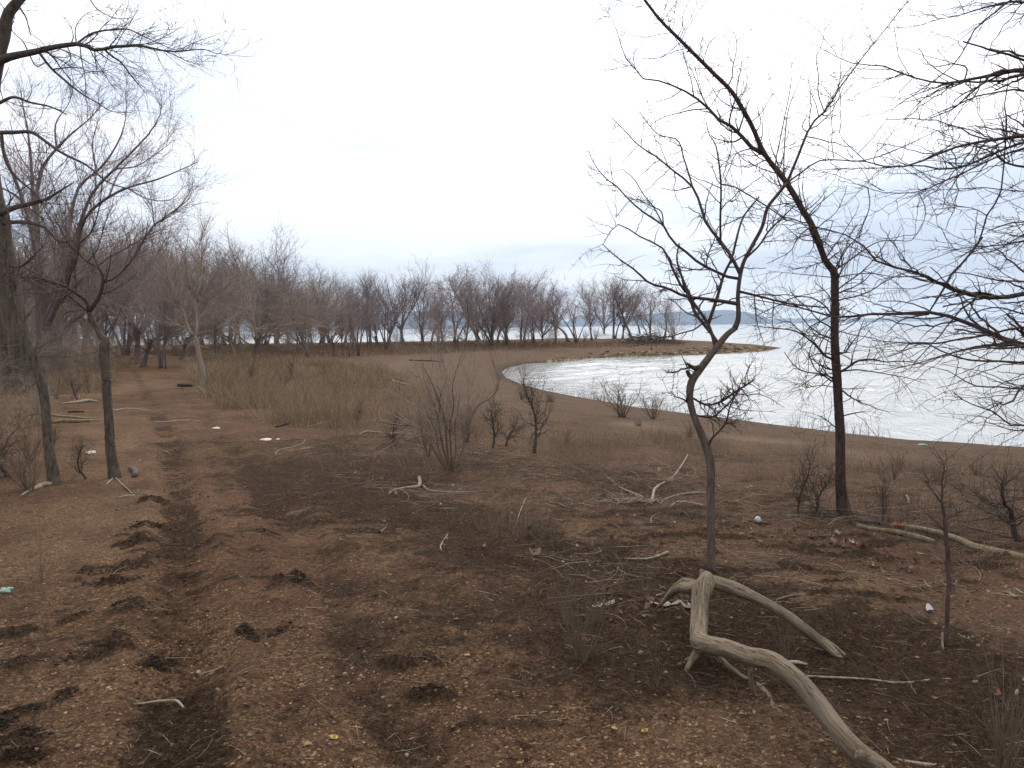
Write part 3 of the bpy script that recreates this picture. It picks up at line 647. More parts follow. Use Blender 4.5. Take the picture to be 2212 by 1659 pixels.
# rough dark tree, straight then bent to the upper left
B = G(1822,1112); d0 = depth(B); T = Traced(d0)
trunk = T.add('c5 622,1680,120 620,1640,100 608,1560,76 602,1400,66 600,1200,64 588,1000,60 580,850,60 570,700,56 570,500,52 570,350,54 567,280,52 520,220,42 480,120,40 430,20,36 c7 340,1600,46 280,1450,47 230,1370,46 150,1230,44 80,1130,42 0,1030,38 c6 1300,950,38 1260,850,34 1180,700,34 1110,590,32 1000,480,30 900,380,27 770,250,26 650,130,23 550,0,20 470,-110,14 380,-260,8', dz=-.12, n=90, S=14, grow_w=.84)
limbs = [T.add(s) for s in (
 'c6 1340,1010,30 1310,1000,28 1210,920,26 1130,830,22 1040,785,20 960,700,17 860,620,14 780,575,12 690,540,11 610,515,10 510,500,9 480,430,6 420,370,6 390,270,5 350,150,4 280,40,3 230,0,2',
 'c6 960,700,9 910,600,7 890,540,6 860,470,4 830,410,3 760,270,2','c6 950,700,9 840,715,8 760,735,6 700,750,5 600,800,4 560,830,2',
 'c6 1210,925,8 1140,1000,6 1100,1090,5 1050,1180,4 1000,1200,2','c6 1140,845,7 1110,960,6 1070,1100,5 1045,1180,3',
 'c5 545,800,14 530,770,14 450,690,11 350,620,9 220,600,6 100,590,3','c5 600,860,14 640,830,13 700,790,11 780,780,9 860,795,7 950,790,6 1090,810,3',
 'c5 620,860,9 700,840,8 780,850,6 900,870,5 1000,890,4 1090,920,2','c5 560,560,9 520,480,8 450,430,7 350,420,6 240,470,5 130,520,3',
 'c5 560,700,7 480,650,6 400,640,5 300,560,4 200,590,2','c5 600,280,9 640,220,8 720,160,7 830,100,6 920,95,5 1010,95,4 1070,0,2',
 'c5 590,270,7 600,200,6 640,120,5 660,60,4 700,0,3','c5 580,300,7 680,290,6 780,285,5 880,300,4 960,310,2','c5 560,300,6 480,300,5 380,290,4 280,280,3 180,270,2',
 'c5 620,1120,8 680,1090,7 740,1080,4','c5 560,1180,8 520,1130,6 470,1100,4','c5 575,960,6 500,930,5 400,940,4 330,920,2','c5 600,960,6 680,950,4 750,940,2',
 'c7 260,1420,8 310,1340,6 370,1290,5 430,1240,3','c7 140,1210,7 200,1150,6 215,1080,4','c6 1270,870,6 1300,800,5 1290,730,4 1270,680,2','c6 1105,575,9 1115,500,8 1120,430,7 1140,350,5 1145,270,4 1115,180,2',
 'c6 770,245,6 790,180,5 800,90,4 835,0,2','c6 740,215,5 745,130,4 745,60,3 755,0,2','c6 640,120,4 670,90,3 690,0,2',
 'c5 590,620,6 680,640,5 800,660,4 900,700,2','c5 555,880,6 470,870,5 380,930,4 300,960,2')]
s6 = [(l[0][:, ::2][:, :9], l[1][:, ::2][:, :9]) for l in limbs]
LL = (np.concatenate([a for a, b in s6]), np.concatenate([b for a, b in s6]), 3)
tkl = (trunk[0][:, 18:], trunk[1][:, 18:], 3)
tw0 = grow(tkl, 90, 0, 1, 70, 14, .42, .4, .25, .003, 9, .18, .05, .2)
tw1 = grow(LL, 200, .12, 1., 50, 16, .36, .4, .6, .0024, 9, .17, .02, .3)
tw2 = grow(cat(tw0, tw1), 1500, .1, 1., 50, 16, .17, .4, .65, .0016, 6, .22, .0, .2)
tree('rough_barked_tree', 'dark rough-barked tree by the water, straight below and bent to the upper left', 'tree', B,
     [('trunk', [trunk], M['redbark'], .16)]+[('limb', [l], M['locust'], .05) for l in limbs[:8]]+[('crown', limbs[8:]+[tw0, tw1, tw2, thorns((tkl[0][:, ::4], tkl[1][:, ::4], 3), 260, .03)], M['locust'], 0)])

# big thorny tree outside the right edge whose limbs reach into the picture
d0 = 5.6; T = Traced(d0); Bx = at(2560, 1200, d0); B = np.array([Bx[0], Bx[1], float(HG(Bx[0], Bx[1])[0])])
trk = one([B+[0,0,-.1], B+[-.03,0,.6], B+[.05,.03,1.4], B+[-.02,.05,2.3], B+[-.1,.1,3.2], B+[-.15,.1,4.2]], [.17,.13,.11,.095,.08,.06], 30, 12)
v = trk[0][0]-CAM; dd = v@fw; T.px.append(np.stack([CX+FP*(v@rt)/dd, CY-FP*(v@up)/dd, dd], 1))
def toT(s):   # add a lead from the trunk to the right edge
    p = tr(s); x, y, wd = p[0]; A = T.px[0]; k = np.argmin(np.abs(A[:,1]-(y+70))); 
    return f"D {A[k,0]:.1f},{A[k,1]:.1f},{wd*2.:.1f} {(A[k,0]+x)/2:.1f},{(A[k,1]+y)/2-12:.1f},{wd*1.4:.1f} "+' '.join(f"{a:.1f},{b:.1f},{c:.1f}" for a, b, c in p)
main = [T.add(toT(s), n=24) for s in (
 'c5 1659,700,36 1600,690,34 1500,640,28 1420,605,26 1330,570,24 1240,535,21 1150,510,19 1050,512,18 950,515,16 850,520,15 750,520,14 600,540,12 520,530,11 430,495,9 300,470,8 190,450,6 60,430,4',
 'c5 1659,400,27 1530,425,25 1400,420,22 1300,395,20 1250,380,19 1190,350,17 1110,310,15 1040,280,14 900,245,13 790,200,11 740,130,10 c7 560,1555,8 500,1520,8 400,1490,7 250,1460,6 130,1430,5 20,1340,4',
 'c7 1659,455,34 1550,462,30 1450,490,25 1320,510,18 1170,540,14 1030,525,11 880,480,10 740,425,9 640,420,7 510,400,6 430,360,5 350,315,4 260,265,3',
 'c7 1659,590,14 1590,580,13 1480,600,10 1330,630,9 1230,680,8 1100,730,6 940,820,3','c7 1640,-40,14 1570,0,12 1500,60,11 1430,110,10 1340,190,9 1300,270,8 1210,410,7 1080,520,6 950,610,4 910,640,3',
 'c7 1659,15,14 1530,15,11 1440,40,9 1350,65,8 1220,105,6 1110,125,4 1020,140,2',
 'c7 1659,880,26 1540,895,22 1400,915,18 1230,950,15 1050,1020,13 930,1070,11 760,1080,9 600,1040,7 400,1040,5 250,1000,4 100,950,2',
 'c7 1659,920,18 1550,960,16 1450,1000,15 1350,1050,14 1250,1080,13 1150,1100,12 1060,1085,10 980,1070,9 850,1080,7 700,1090,5 500,1090,4 340,1100,2',
 'c7 1659,960,14 1580,985,13 1500,1010,12 1350,1080,10 1200,1150,9 1080,1200,8 1000,1240,7 880,1250,6 760,1250,5 650,1220,4 550,1185,3',
 'c7 1659,1080,16 1540,1055,12 1480,1000,9 1380,960,7 1240,930,5 1100,900,4','c7 1659,1240,8 1520,1230,7 1400,1215,6 1300,1220,5 1150,1230,4 1000,1240,3 900,1290,2',
 'c5 1659,800,14 1500,790,12 1350,785,10 1200,740,9 1100,690,8 1010,690,6 900,680,5 780,670,3','c5 1659,595,14 1560,610,12 1450,640,11 1300,660,10 1150,690,9 1000,690,7 950,740,5 870,765,3',
 'c5 1659,700,14 1560,720,12 1440,710,10 1300,730,9 1180,760,8 1060,800,7 930,830,5 820,860,3',
 'c5 1659,950,12 1600,950,10 1540,940,9 1370,930,8 1310,900,6 1230,850,5 1100,820,3','c5 1659,1160,10 1570,1155,9 1500,1090,8 1390,1050,7 1300,1010,6 1245,960,4',
 'c5 1659,930,13 1610,985,12 1590,1030,9 1480,1035,6 1430,1060,4','c5 1659,1190,7 1590,1190,6 1510,1160,5 1440,1140,4 1410,1105,2',
 'c5 1659,330,10 1500,325,9 1400,300,7 1250,280,6 1150,330,5 1050,370,4 900,370,3 700,370,3 620,370,2','c5 1659,520,10 1500,480,8 1400,500,7 1300,560,5 1200,560,3',
 'c7 1659,1560,10 1500,1590,8 1350,1600,7 1240,1610,5 1130,1640,3','c7 1659,1440,9 1600,1440,8 1510,1465,8 1420,1500,7','c5 1659,60,8 1500,150,6 1380,170,5 1300,160,4 1190,130,2')]
ups = [T.add(s, n=24) for s in (
 'c5 1165,505,8 1180,400,12 1210,350,13 1240,290,13 1310,220,12 1380,130,11 1430,60,10 c7 1320,1640,10 1380,1550,10 1410,1410,10 1460,1340,10 1510,1240,10 1520,1150,9 1530,1050,9 1540,900,9 1550,780,9 1530,740,8 1540,640,7 1560,500,6 1555,380,4 1520,320,3',
 'c7 1310,490,10 1290,450,9 1210,415,8 1100,430,6 1000,410,3','c7 1170,540,7 1050,580,6 920,630,5 830,690,4 740,770,2','c7 1390,510,8 1360,590,7 1320,640,6 1240,690,4','c7 1410,1410,7 1340,1355,6 1230,1335,4 1110,1320,3',
 'c7 1050,1020,7 1200,890,5 1190,800,3','c7 930,1070,6 1090,1000,5 1240,860,3 1100,790,3','c7 580,1045,6 520,940,5 490,910,4 455,845,2','c7 650,1230,7 660,1320,6 620,1450,5 560,1560,4','c7 1000,1240,6 1020,1350,5 990,1480,4 940,1550,3')]
al = main+ups; s6 = [(l[0][:, ::2], l[1][:, ::2]) for l in al]; LL = (np.concatenate([a for a, b in s6]), np.concatenate([b for a, b in s6]), 3)
tw1 = grow(LL, 520, .22, 1., 42, 16, .46, .4, .6, .0025, 10, .10, .0, .25, zig=.34, tip=.45, flat=.3, bias=(-.25,0,0))
tw2 = grow(tw1, 1200, .1, 1., 50, 16, .15, .4, .7, .0018, 6, .14, 0., .2, zig=.38)
th = grow((np.concatenate([LL[0], np.pad(tw1[0], ((0,0),(0,LL[0].shape[1]-10),(0,0)), mode='edge')]), np.concatenate([LL[1], np.pad(tw1[1], ((0,0),(0,LL[0].shape[1]-10)), mode='edge')]), 3), 1500, .2, .7, 72, 14, .042, .4, .55, .002, 2, 0, 0, 0, tip=.12)
tree('honey_locust_tree', 'thorny tree whose long grey limbs reach in across the lake from the right edge', 'tree', B,
     [('trunk', [trk], M['locust_warm'], .1)]+[('limb', [l], M['locust'], .06) for l in main]+[('crown', ups+[tw1, tw2], M['locust'], 0), ('thorns', [th], M['locust'], 0)])

# leaning slim tree on the left
B = G(117,1047); d0 = depth(B); T = Traced(d0)
trunk = T.add('c2 352,1620,110 350,1580,84 325,1400,66 310,1300,60 295,1080,56 285,1000,60 270,940,58 240,840,52 200,730,50 140,560,44 100,450,42 80,400,40 65,300,34 55,200,28 60,120,24 65,50,18 c1 62,1620,14 65,1450,12 40,1350,10 0,1310,8 -60,1260,5', n=60, S=12, dz=.1)
limbs = [T.add(s) for s in ('c2 55,180,14 130,175,12 165,150,10 200,120,8 260,60,5 330,0,3','c2 60,190,14 20,150,12 -40,120,10','c2 62,200,10 -10,260,8 -60,300,5','c1 40,1350,8 100,1260,6 180,1200,5 300,1130,3','c1 62,1500,7 20,1430,6 -40,1400,4',
   'c2 205,735,8 260,690,7 350,650,6 430,640,3','c2 215,745,7 300,755,6 400,760,4 560,740,4 640,720,2','c2 70,240,9 120,240,9 200,250,8 300,290,6 400,330,4','c2 250,900,6 200,950,5 120,930,3','c2 300,1150,6 250,1130,5 150,1150,3')]
tw1 = grow(cat(*limbs), 110, .1, 1., 48, 16, .42, .4, .6, .0022, 8, .16, .03, .3); tw2 = grow(tw1, 420, .1, 1., 48, 16, .17, .4, .7, .0015, 5, .2, 0., .2)
tw0 = grow((trunk[0][:, 20:], trunk[1][:, 20:], 3), 40, 0, 1, 65, 14, .4, .4, .2, .0022, 8, .2, .0, .1)
tree('slim_tree', 'slim grey tree leaning left in front of the massive furrowed trunk', 'tree', B, [('trunk', [trunk], M['lichen'], .14)]+[('limb', [l], M['locust'], .05) for l in limbs[:4]]+[('crown', limbs[4:]+[tw0, tw1, tw2], M['locust_warm'], 0)])

# young tree beside it
B = G(246,1033); d0 = depth(B); T = Traced(d0)
trunk = T.add('c2 745,1590,110 742,1540,82 728,1440,66 715,1350,62 706,1200,56 700,1100,54 693,1000,56 685,860,56 675,760,62 680,680,62 688,655,50 660,630,40 640,600,36 610,540,34 585,490,36 578,470,34', n=50, S=12, dz=.05)
limbs = [T.add(s) for s in ('c2 580,475,30 560,400,22 500,350,20 420,300,18 330,265,12 240,245,9 100,240,6 0,230,4','c2 585,470,28 610,420,26 640,370,24 665,300,20 668,250,18 655,200,15 620,170,14 580,150,12 530,110,10 500,80,9 440,20,7 c1 400,1500,6 340,1400,4',
   'c2 668,290,13 740,250,12 790,205,11 830,160,11 870,110,10 900,60,10 930,0,9 c1 960,1520,9 1000,1460,8 1100,1400,7 1180,1320,6 1240,1220,4 1250,1150,3','c2 580,150,9 620,80,8 650,0,7 c1 680,1450,6 720,1350,4 745,1250,3',
   'c2 420,300,12 460,220,11 490,160,11 510,60,10 530,0,9 c1 560,1540,9 630,1400,8 660,1200,6 665,1050,4','c2 560,460,14 480,390,13 410,330,11 330,280,9 250,260,6','c2 500,80,7 470,30,6 c1 430,1500,6 400,1400,5 380,1250,3',
   'c2 830,160,6 900,90,5 960,60,4','c2 700,720,6 760,690,5 830,640,3','c2 560,460,6 470,460,6 410,490,4 400,520,2','c2 570,480,7 565,560,6 600,680,5 640,720,3','c1 1000,1460,6 980,1300,5 940,1150,3','c2 440,20,6 380,0,5 c1 300,1500,5 150,1450,3')]
tw1 = grow(cat(*limbs), 170, .15, 1., 42, 14, .46, .4, .6, .0022, 8, .12, .05, .3); tw2 = grow(tw1, 700, .1, 1., 45, 16, .19, .4, .7, .0015, 5, .17, 0.02, .2)
vine = grow((trunk[0][:, 24:40], trunk[1][:, 24:40], 3), 30, 0, 1, 75, 14, .16, .4, .1, .0022, 8, .45, -.05, .1)
tree('forked_young_tree', 'young tree with peeling bark and a wide high fork, right of the leaning slim one', 'tree', B, [('trunk', [trunk], M['lichen'], .16)]+[('limb', [l], M['locust'], .05) for l in limbs[:6]]+[('crown', limbs[6:]+[tw1, tw2], M['locust_warm'], 0), ('vine', [vine], M['stick'], 0)])

# pale tree standing alone at the edge of the dry grass
B = G(438,849); d0 = depth(B); T = Traced(d0)
trunk = T.add('c2 1316,1000,52 1315,960,42 1318,900,36 1308,840,36 1290,760,32 1278,690,30 1270,640,28 1262,625,26', n=30, S=10, dz=.05)
limbs = [T.add(s) for s in ('c2 1262,630,20 1230,590,18 1210,540,16 1190,470,15 1160,400,14 1135,340,12 1120,290,11 1105,230,9 1100,150,7 1080,60,5 1060,0,3','c2 1268,630,20 1275,580,18 1277,500,17 1275,450,16 1270,380,14 1272,300,11 1290,200,9 1310,100,7 c1 1290,1600,5 1330,1480,4',
   'c2 1277,480,9 1330,420,8 1380,360,6 1450,300,4','c2 1240,600,7 1180,560,6 1100,540,5','c2 1190,470,8 1140,430,7 1080,400,5 1000,390,3','c2 1272,380,8 1230,320,7 1210,250,6 1200,150,4','c2 1275,450,8 1310,360,7 1360,280,6 1390,180,4','c2 1120,290,7 1060,250,6 1020,200,4')]
tw1 = grow(cat(*limbs), 150, .15, 1., 34, 12, 1.1, .4, .6, .005, 7, .12, .10, .3); tw2 = grow(tw1, 700, .1, 1., 38, 14, .5, .4, .7, .0035, 5, .17, 0.06, .2)
tree('lone_forked_tree', 'pale bent tree forking low, standing at the edge of the dry grass beside the track', 'tree', B, [('trunk', [trunk], M['brush'], .1)]+[('limb', [l], M['brush'], .05) for l in limbs[:2]]+[('crown', limbs[2:]+[tw1, tw2], M['brush'], 0)])

# massive old tree at the left edge
B = G(8,850); d0 = depth(B); sc_ = d0/FP; T = Traced(d0)
trunk = T.add('D 2,866,185 6,845,140 8,810,120 8,760,108 4,700,98 -2,640,88 -8,580,80 -18,500,70 -30,420,64 -40,330,58 -35,240,50 -22,170,42 -6,115,32 8,75,26 18,30,22 45,-4,18 90,-50,12 130,-120,7', n=90, S=22, dz=-.1)
limbs = [T.add(s, n=26) for s in ('c1 -40,430,60 0,390,58 50,372,50 100,360,44 230,335,38 350,305,32 430,292,30 500,285,28 570,302,26 640,330,22 680,315,20 720,305,20 800,300,19 880,295,17 960,305,14 1020,320,12 1150,335,10 1230,325,8 1320,320,6 1440,355,4 1530,345,2',
   'c1 500,275,14 600,215,13 660,200,12 740,192,11 830,190,10 920,230,8 1050,290,5 1150,330,3','c1 650,330,14 720,360,12 780,400,10 850,490,8 900,550,6 950,610,3',
   'c1 220,350,16 350,460,14 420,520,13 480,570,11 550,620,9 620,660,7 720,720,5 850,730,3','c1 340,455,9 420,440,8 480,435,7 600,465,5 730,450,3','c1 -60,700,24 0,665,22 80,630,18 200,665,14 320,690,11 430,740,6',
   'c1 -90,880,36 0,860,30 100,858,26 200,855,22 300,920,19 400,990,16 560,1070,13 700,1180,9 900,1240,5','c1 -60,1420,46 0,1385,40 80,1350,34 200,1320,27 300,1290,20 400,1230,12 480,1180,6',
   'c1 -60,1450,30 0,1445,28 150,1440,25 280,1470,20 400,1570,14 c2 480,0,10','c1 30,160,18 100,20,14 150,80,9 200,230,6','c1 500,280,8 490,180,6 560,90,4 640,60,2','c1 150,-60,10 330,-20,8 560,-40,8 620,50,7 700,100,5 830,120,4 890,90,2',
   'c1 170,330,8 150,270,7 80,200,5 100,100,3','c1 900,300,7 960,280,6 1060,240,4 1150,190,3 1220,130,2','c1 1150,335,5 1250,280,4 1390,230,3 1470,200,2','c1 450,290,7 460,370,6 400,430,5 370,460,3','c1 1020,320,6 1120,350,5 1220,400,4 1330,420,2','c1 610,330,7 620,400,6 635,500,3',
   'c1 200,350,8 240,430,7 300,400,5','c1 -10,330,10 40,200,9 30,60,6 0,20,4','c1 0,900,20 40,1050,17 90,1130,15 200,1230,12 300,1330,8')]
tw1 = grow(cat(*limbs), 260, .2, 1., 48, 16, 1.4, .4, .32, .006, 9, .15, .01, .35); tw2 = grow(tw1, 1500, .1, 1., 44, 16, .6, .4, .6, .004, 6, .18, .03, .2)
tree('old_cottonwood', 'massive old furrowed tree at the left edge with limbs arching over the track', 'tree', B, [('trunk', [trunk], M['oldbark'], .10)]+[('limb', [l], M['lichen'], .05) for l in limbs[:9]]+[('crown', limbs[9:]+[tw1, tw2], M['locust'], 0)])

# tall many-limbed tree behind it
B = G(110,800); d0 = depth(B); T = Traced(d0)
trunk = T.add('D 108,806,60 105,790,46 100,740,40 96,690,36 92,640,32 88,600,28', n=24, S=12, dz=.02)
limbs = [T.add(s, n=24) for s in ('D 92,640,26 82,560,22 80,480,20 82,400,18 93,360,17 117,327,14 150,293,11 200,250,7 225,215,4','D 96,690,24 130,600,20 150,500,17 160,433,15 173,400,14 213,367,12 250,317,10 267,277,7 273,233,5 270,190,3',
   'D 98,700,22 150,560,18 170,493,16 200,417,14 253,360,12 293,320,10 333,273,8 350,233,5 345,190,3','D 100,720,22 160,560,16 187,467,15 233,427,13 283,403,11 333,390,9 383,370,7 427,350,4','D 88,600,18 70,400,15 65,330,13 60,283,11 50,233,7 45,190,4',
   'D 90,610,18 50,433,15 17,350,13 0,300,10 -20,250,6','D 102,730,18 220,640,14 290,553,11 327,493,9 383,450,8 410,427,6 417,393,3','D 97,690,16 160,620,13 230,560,10 300,520,7 360,470,4','D 80,480,14 30,420,11 -10,400,8')]
mids = [T.add(s, n=24) for s in ('D 233,427,8 260,370,7 300,330,5 330,300,3','D 253,360,7 290,360,6 340,330,5 380,300,3','D 213,367,7 200,310,6 215,250,4','D 283,403,7 320,430,6 370,430,5 400,400,3','D 117,327,8 120,270,7 150,220,5 160,180,3','D 82,400,8 40,330,6 20,260,4')]
limbs = [(l[0], l[1]*np.linspace(.62,.30,24), l[2]) for l in limbs]; mids = [(l[0], l[1]*np.linspace(.55,.25,24), l[2]) for l in mids]; LL = cat(*limbs, *mids)
tw1 = grow(LL, 300, .15, 1., 34, 12, 2.4, .35, .28, .009, 9, .12, .05, .45, S=4); tw2 = grow(tw1, 1900, .1, 1., 36, 14, 1.0, .4, .5, .006, 6, .15, .05, .2); tw3 = grow(tw2, 6000, .1, 1., 38, 14, .45, .4, .7, .0045, 4, .18, .03, .2)
tree('many_limbed_tree', 'tall grey tree with many upswept limbs rising behind the furrowed trunk on the left', 'tree', B, [('trunk', [trunk], M['fartrunk'], .1)]+[('limb', [l], M['fartrunk'], .05) for l in limbs]+[('crown', mids+[tw1, tw2, tw3], M['fartwig'], 0)])

# many-stemmed shrub in the middle
B = G(968,1018); d0 = depth(B); T = Traced(d0)
stems = [T.add(s, root=d0, dz=rng.uniform(-.3,.3)) for s in ('g2 975,1460,34 960,1440,30 800,1180,26 690,1000,22 600,950,18 450,940,14 300,920,10 190,905,7','g2 985,1450,24 900,1100,20 860,850,17 830,760,14 780,620,10 700,400,6','g2 995,1450,26 960,1180,22 940,900,18 860,640,13 800,480,10 700,300,6',
   'g2 1030,1450,24 1000,1150,20 1000,900,17 1040,700,13 1020,560,10 1060,350,6 1150,100,4','g2 1060,1430,30 1150,1150,26 1190,950,23 1240,830,21 1280,740,19 1400,670,16 1490,600,15 1540,440,12 1480,280,9 1420,100,6 1330,0,3','g2 1000,1450,20 1010,1200,17 980,1000,14 900,850,12 880,650,9 960,400,6 900,200,4',
   'g2 1020,1450,18 1060,1200,15 1050,950,13 1080,800,10 1100,600,7','g2 985,1450,18 880,1250,15 830,1000,12 760,850,9 700,700,6')]
subs = [T.add(s) for s in ('g2 880,900,13 740,840,13 640,760,12 540,680,11 440,630,9 280,560,5','g2 960,560,10 800,480,9 680,430,9 560,360,6 420,250,4','g2 1540,420,9 1620,350,8 1700,220,4','g2 700,1000,12 800,1050,10 890,1090,7','g2 560,940,8 540,820,7 480,640,5 420,560,3','g2 640,760,8 560,600,6 520,420,4 470,220,3 400,40,2',
   'g2 860,640,8 900,450,6 880,300,4 800,120,3','g2 1040,700,8 960,560,6 920,400,5 1000,180,4 960,60,2','g2 1250,830,8 1200,700,6 1230,560,5 1250,450,3','g2 1490,600,7 1520,480,6 1640,300,4 1600,80,3')]
tw1 = grow(cat(*stems, *subs), 190, .3, 1., 32, 12, .42, .4, .6, .0028, 7, .1, .09, .3); tw2 = grow(tw1, 330, .15, 1., 34, 14, .2, .4, .7, .002, 5, .14, .06, .2)
tree('many_stemmed_shrub', 'large bare shrub with many slanting stems from one base in the middle of the shore', 'shrub', B, [('stem', [l], M['stalk'], .1) for l in stems]+[('twigs', subs+[tw1, tw2], M['brush'], 0)])

# thin crooked sapling at the lower right
B = G(2045,1398); d0 = depth(B); T = Traced(d0)
trunk = T.add('d4 1212,950,30 1210,920,26 1216,820,24 1220,700,24 1228,600,24 1218,500,26 1222,420,24 1212,350,24 1205,260,24 1200,200,18 1185,130,15 1190,60,11 1185,0,9 g6 1530,760,12 1520,690,9 1460,590,4', n=36, S=8, dz=.05)
limbs = [T.add(s) for s in ('d4 1190,140,10 1140,70,9 1090,0,7 g6 1400,850,8 1350,740,4','d4 1200,240,10 1250,200,9 1320,170,5','d4 1225,500,7 1290,490,6 1360,480,5 1440,460,3','d4 1210,290,7 1150,240,6 1100,190,4','d4 1215,380,6 1270,400,5 1330,380,3','g6 1515,1030,8 1560,1010,6 1640,1090,4','g6 1520,700,8 1550,640,6 1530,580,3')]
tw1 = grow(cat(trunk[:2]+(3,)), 50, .35, .95, 65, 14, .12, .4, .2, .0018, 6, .3, .05, .2) if False else grow(trunk, 50, .4, .95, 65, 14, .12, .4, .2, .0018, 6, .3, .05, .2)
tw2 = grow(cat(*limbs), 50, .2, 1, 50, 14, .12, .4, .5, .0015, 5, .25, .05, .2)
tree('crooked_sapling', 'thin dark crooked sapling on the right of the pale driftwood', 'sapling', B, [('trunk', [trunk], M['redbark'], .15), ('crown', limbs+[tw1, tw2], M['locust'], 0)])
root = T.add('d4 1190,880,14 1188,920,13 1195,980,13 1215,1035,12 1240,1060,12 1275,1060,8', root=d0-.05, dz=-.3)
tag(link('curved_stick', tmesh('curved_stick', [sub(root, B)], M['stick'], .1), loc=B), 'pale curved stick hooked round the foot of the crooked sapling', 'stick')
# ------------------------------------------------------------------ driftwood
def driftmat():
    m, nt, b = mat('sun_bleached_wood'); g = N(nt, 'ShaderNodeAttribute', attribute_name='grain').outputs['Vector']; o = N(nt, 'ShaderNodeTexCoord').outputs['Object']
    n1 = N(nt, 'ShaderNodeTexNoise', Scale=7., Detail=7, Roughness=.7); nt.links.new(g, n1.inputs['Vector'])
    n2 = N(nt, 'ShaderNodeTexNoise', Scale=5., Detail=4); nt.links.new(o, n2.inputs['Vector'])
    n3 = N(nt, 'ShaderNodeTexNoise', Scale=11., Detail=5, Roughness=.7); nt.links.new(g, n3.inputs['Vector'])
    c = ramp(nt, n1.outputs[0], [(.30,(.060,.041,.026)),(.42,(.17,.125,.082)),(.58,(.25,.19,.128)),(.75,(.33,.262,.185))]).outputs[0]
    c = mixc(nt, ramp(nt, n2.outputs[0], [(.42,(0,)*3),(.68,(.75,)*3)]).outputs[0], c, (.14,.115,.085))
    c = mixc(nt, 1., c, ramp(nt, n3.outputs[0], [(.33,(.45,.42,.40)),(.5,(1,1,1))]).outputs[0], 'MULTIPLY')
    n4 = N(nt, 'ShaderNodeTexNoise', Scale=4., Detail=3, Roughness=.5); nt.links.new(g, n4.inputs['Vector']); ck = mth(nt, 'ABSOLUTE', mth(nt, 'SUBTRACT', n4.outputs[0], .52)); crk = ramp(nt, ck, [(.0,(1,)*3),(.012,(0,)*3)]).outputs[0]
    c = mixc(nt, crk, c, (.03,.022,.016))
    nt.links.new(c, b.inputs['Base Color']); b.inputs['Roughness'].default_value = .8; b.inputs['Specular IOR Level'].default_value = .2
    h = mth(nt, 'SUBTRACT', mth(nt, 'ADD', n1.outputs[0], mth(nt, 'MULTIPLY', n3.outputs[0], .4)), crk); bp = N(nt, 'ShaderNodeBump', Strength=.9, Distance=.010); nt.links.new(h, bp.inputs['Height']); nt.links.new(bp.outputs[0], b.inputs['Normal']); return m
M['bleached'] = driftmat()
def lying(txt, hs, n=None, S=12, lift=True):
    """limb drawn over the ground: hs = height of the centre line above ground at each point"""
    p = tr(txt); hs = list(hs)+[hs[-1]]*(len(p)-len(hs)) if not np.isscalar(hs) else [hs]*len(p)
    P, R = [], []
    for (x, y, w_), h in zip(p, hs):
        g = G(x, y, 0.05); r = w_/2/FP*depth(g); g = G(x, y, h+r*.8); P.append(g); R.append(w_/2/FP*depth(g))
    q, r = resample(P, R, n or max(8, len(p)*4)); return q[None], r[None], S
B = G(1512,1390)
def skin(batch, amp=.12, seed=0):
    """gnarled surface: denser rings with lengthwise furrows"""
    P, R, S = batch; S = 26; p, r = resample(P[0], R[0], max(40, P.shape[1]*3)); P = p[None]; R = r[None]
    U, W = frames(P); a = np.arange(S)*2*math.pi/S; t = np.linspace(0, P.shape[1]*.12, P.shape[1])
    f = 1+amp*(fbm(np.cos(a)[None]*1.6+t[:,None]*.12+seed, np.sin(a)[None]*1.6+t[:,None]*.08, 4, 3)-.5)*1.6+amp*.5*(vn(a[None]*3.8+t[:,None]*.08, t[:,None]*.15+a[None]*0, 5)-.5)
    RR = R[0][:,None]*f*(1+.16*(fbm(t*.28+seed, t*0, 3, 9)-.5)*2)[:,None]
    V = (P[0][:,None,:]+RR[...,None]*(np.cos(a)[:,None]*U[0][:,None,:]+np.sin(a)[:,None]*W[0][:,None,:])).reshape(-1,3)
    n = P.shape[1]; i = (np.arange(n-1)*S)[:,None]; j = np.arange(S)[None]; j2 = (j+1)%S
    Q = np.stack([i+j, i+j2, i+S+j2, i+S+j], -1).reshape(-1,4)
    V = np.vstack([V, P[0][0], P[0][-1]+(P[0][-1]-P[0][-2])*.4]); c = len(V)
    T = np.vstack([np.stack([np.full(S, c-2), (np.arange(S)+1)%S, np.arange(S)], -1), np.stack([np.full(S, c-1), (n-1)*S+np.arange(S), (n-1)*S+(np.arange(S)+1)%S], -1)])
    gr = np.stack([np.repeat(t, S)*.045+seed, np.tile(np.cos(a), n)*np.repeat(R[0], S)*20, np.tile(np.sin(a), n)*np.repeat(R[0], S)*20], 1); gr = np.vstack([gr, gr[:1], gr[-1:]])
    return V, Q, T, gr
def skinmesh(name, bs, m, o, amp=.24):
    Vs, Qs, Ts, gs, k = [], [], [], [], 0
    for s, b in enumerate(bs):
        V, Q, T, gr = skin(b, amp, s*7.3); gs.append(gr); Vs.append(V-o); Qs.append(Q+k); Ts.append(T+k); k += len(V)
    me = mesh(name, np.vstack(Vs), np.vstack(Qs), np.vstack(Ts), m); at_ = me.attributes.new('grain', 'FLOAT_VECTOR', 'POINT'); at_.data.foreach_set('vector', np.vstack(gs).astype(np.float32).ravel()); return me
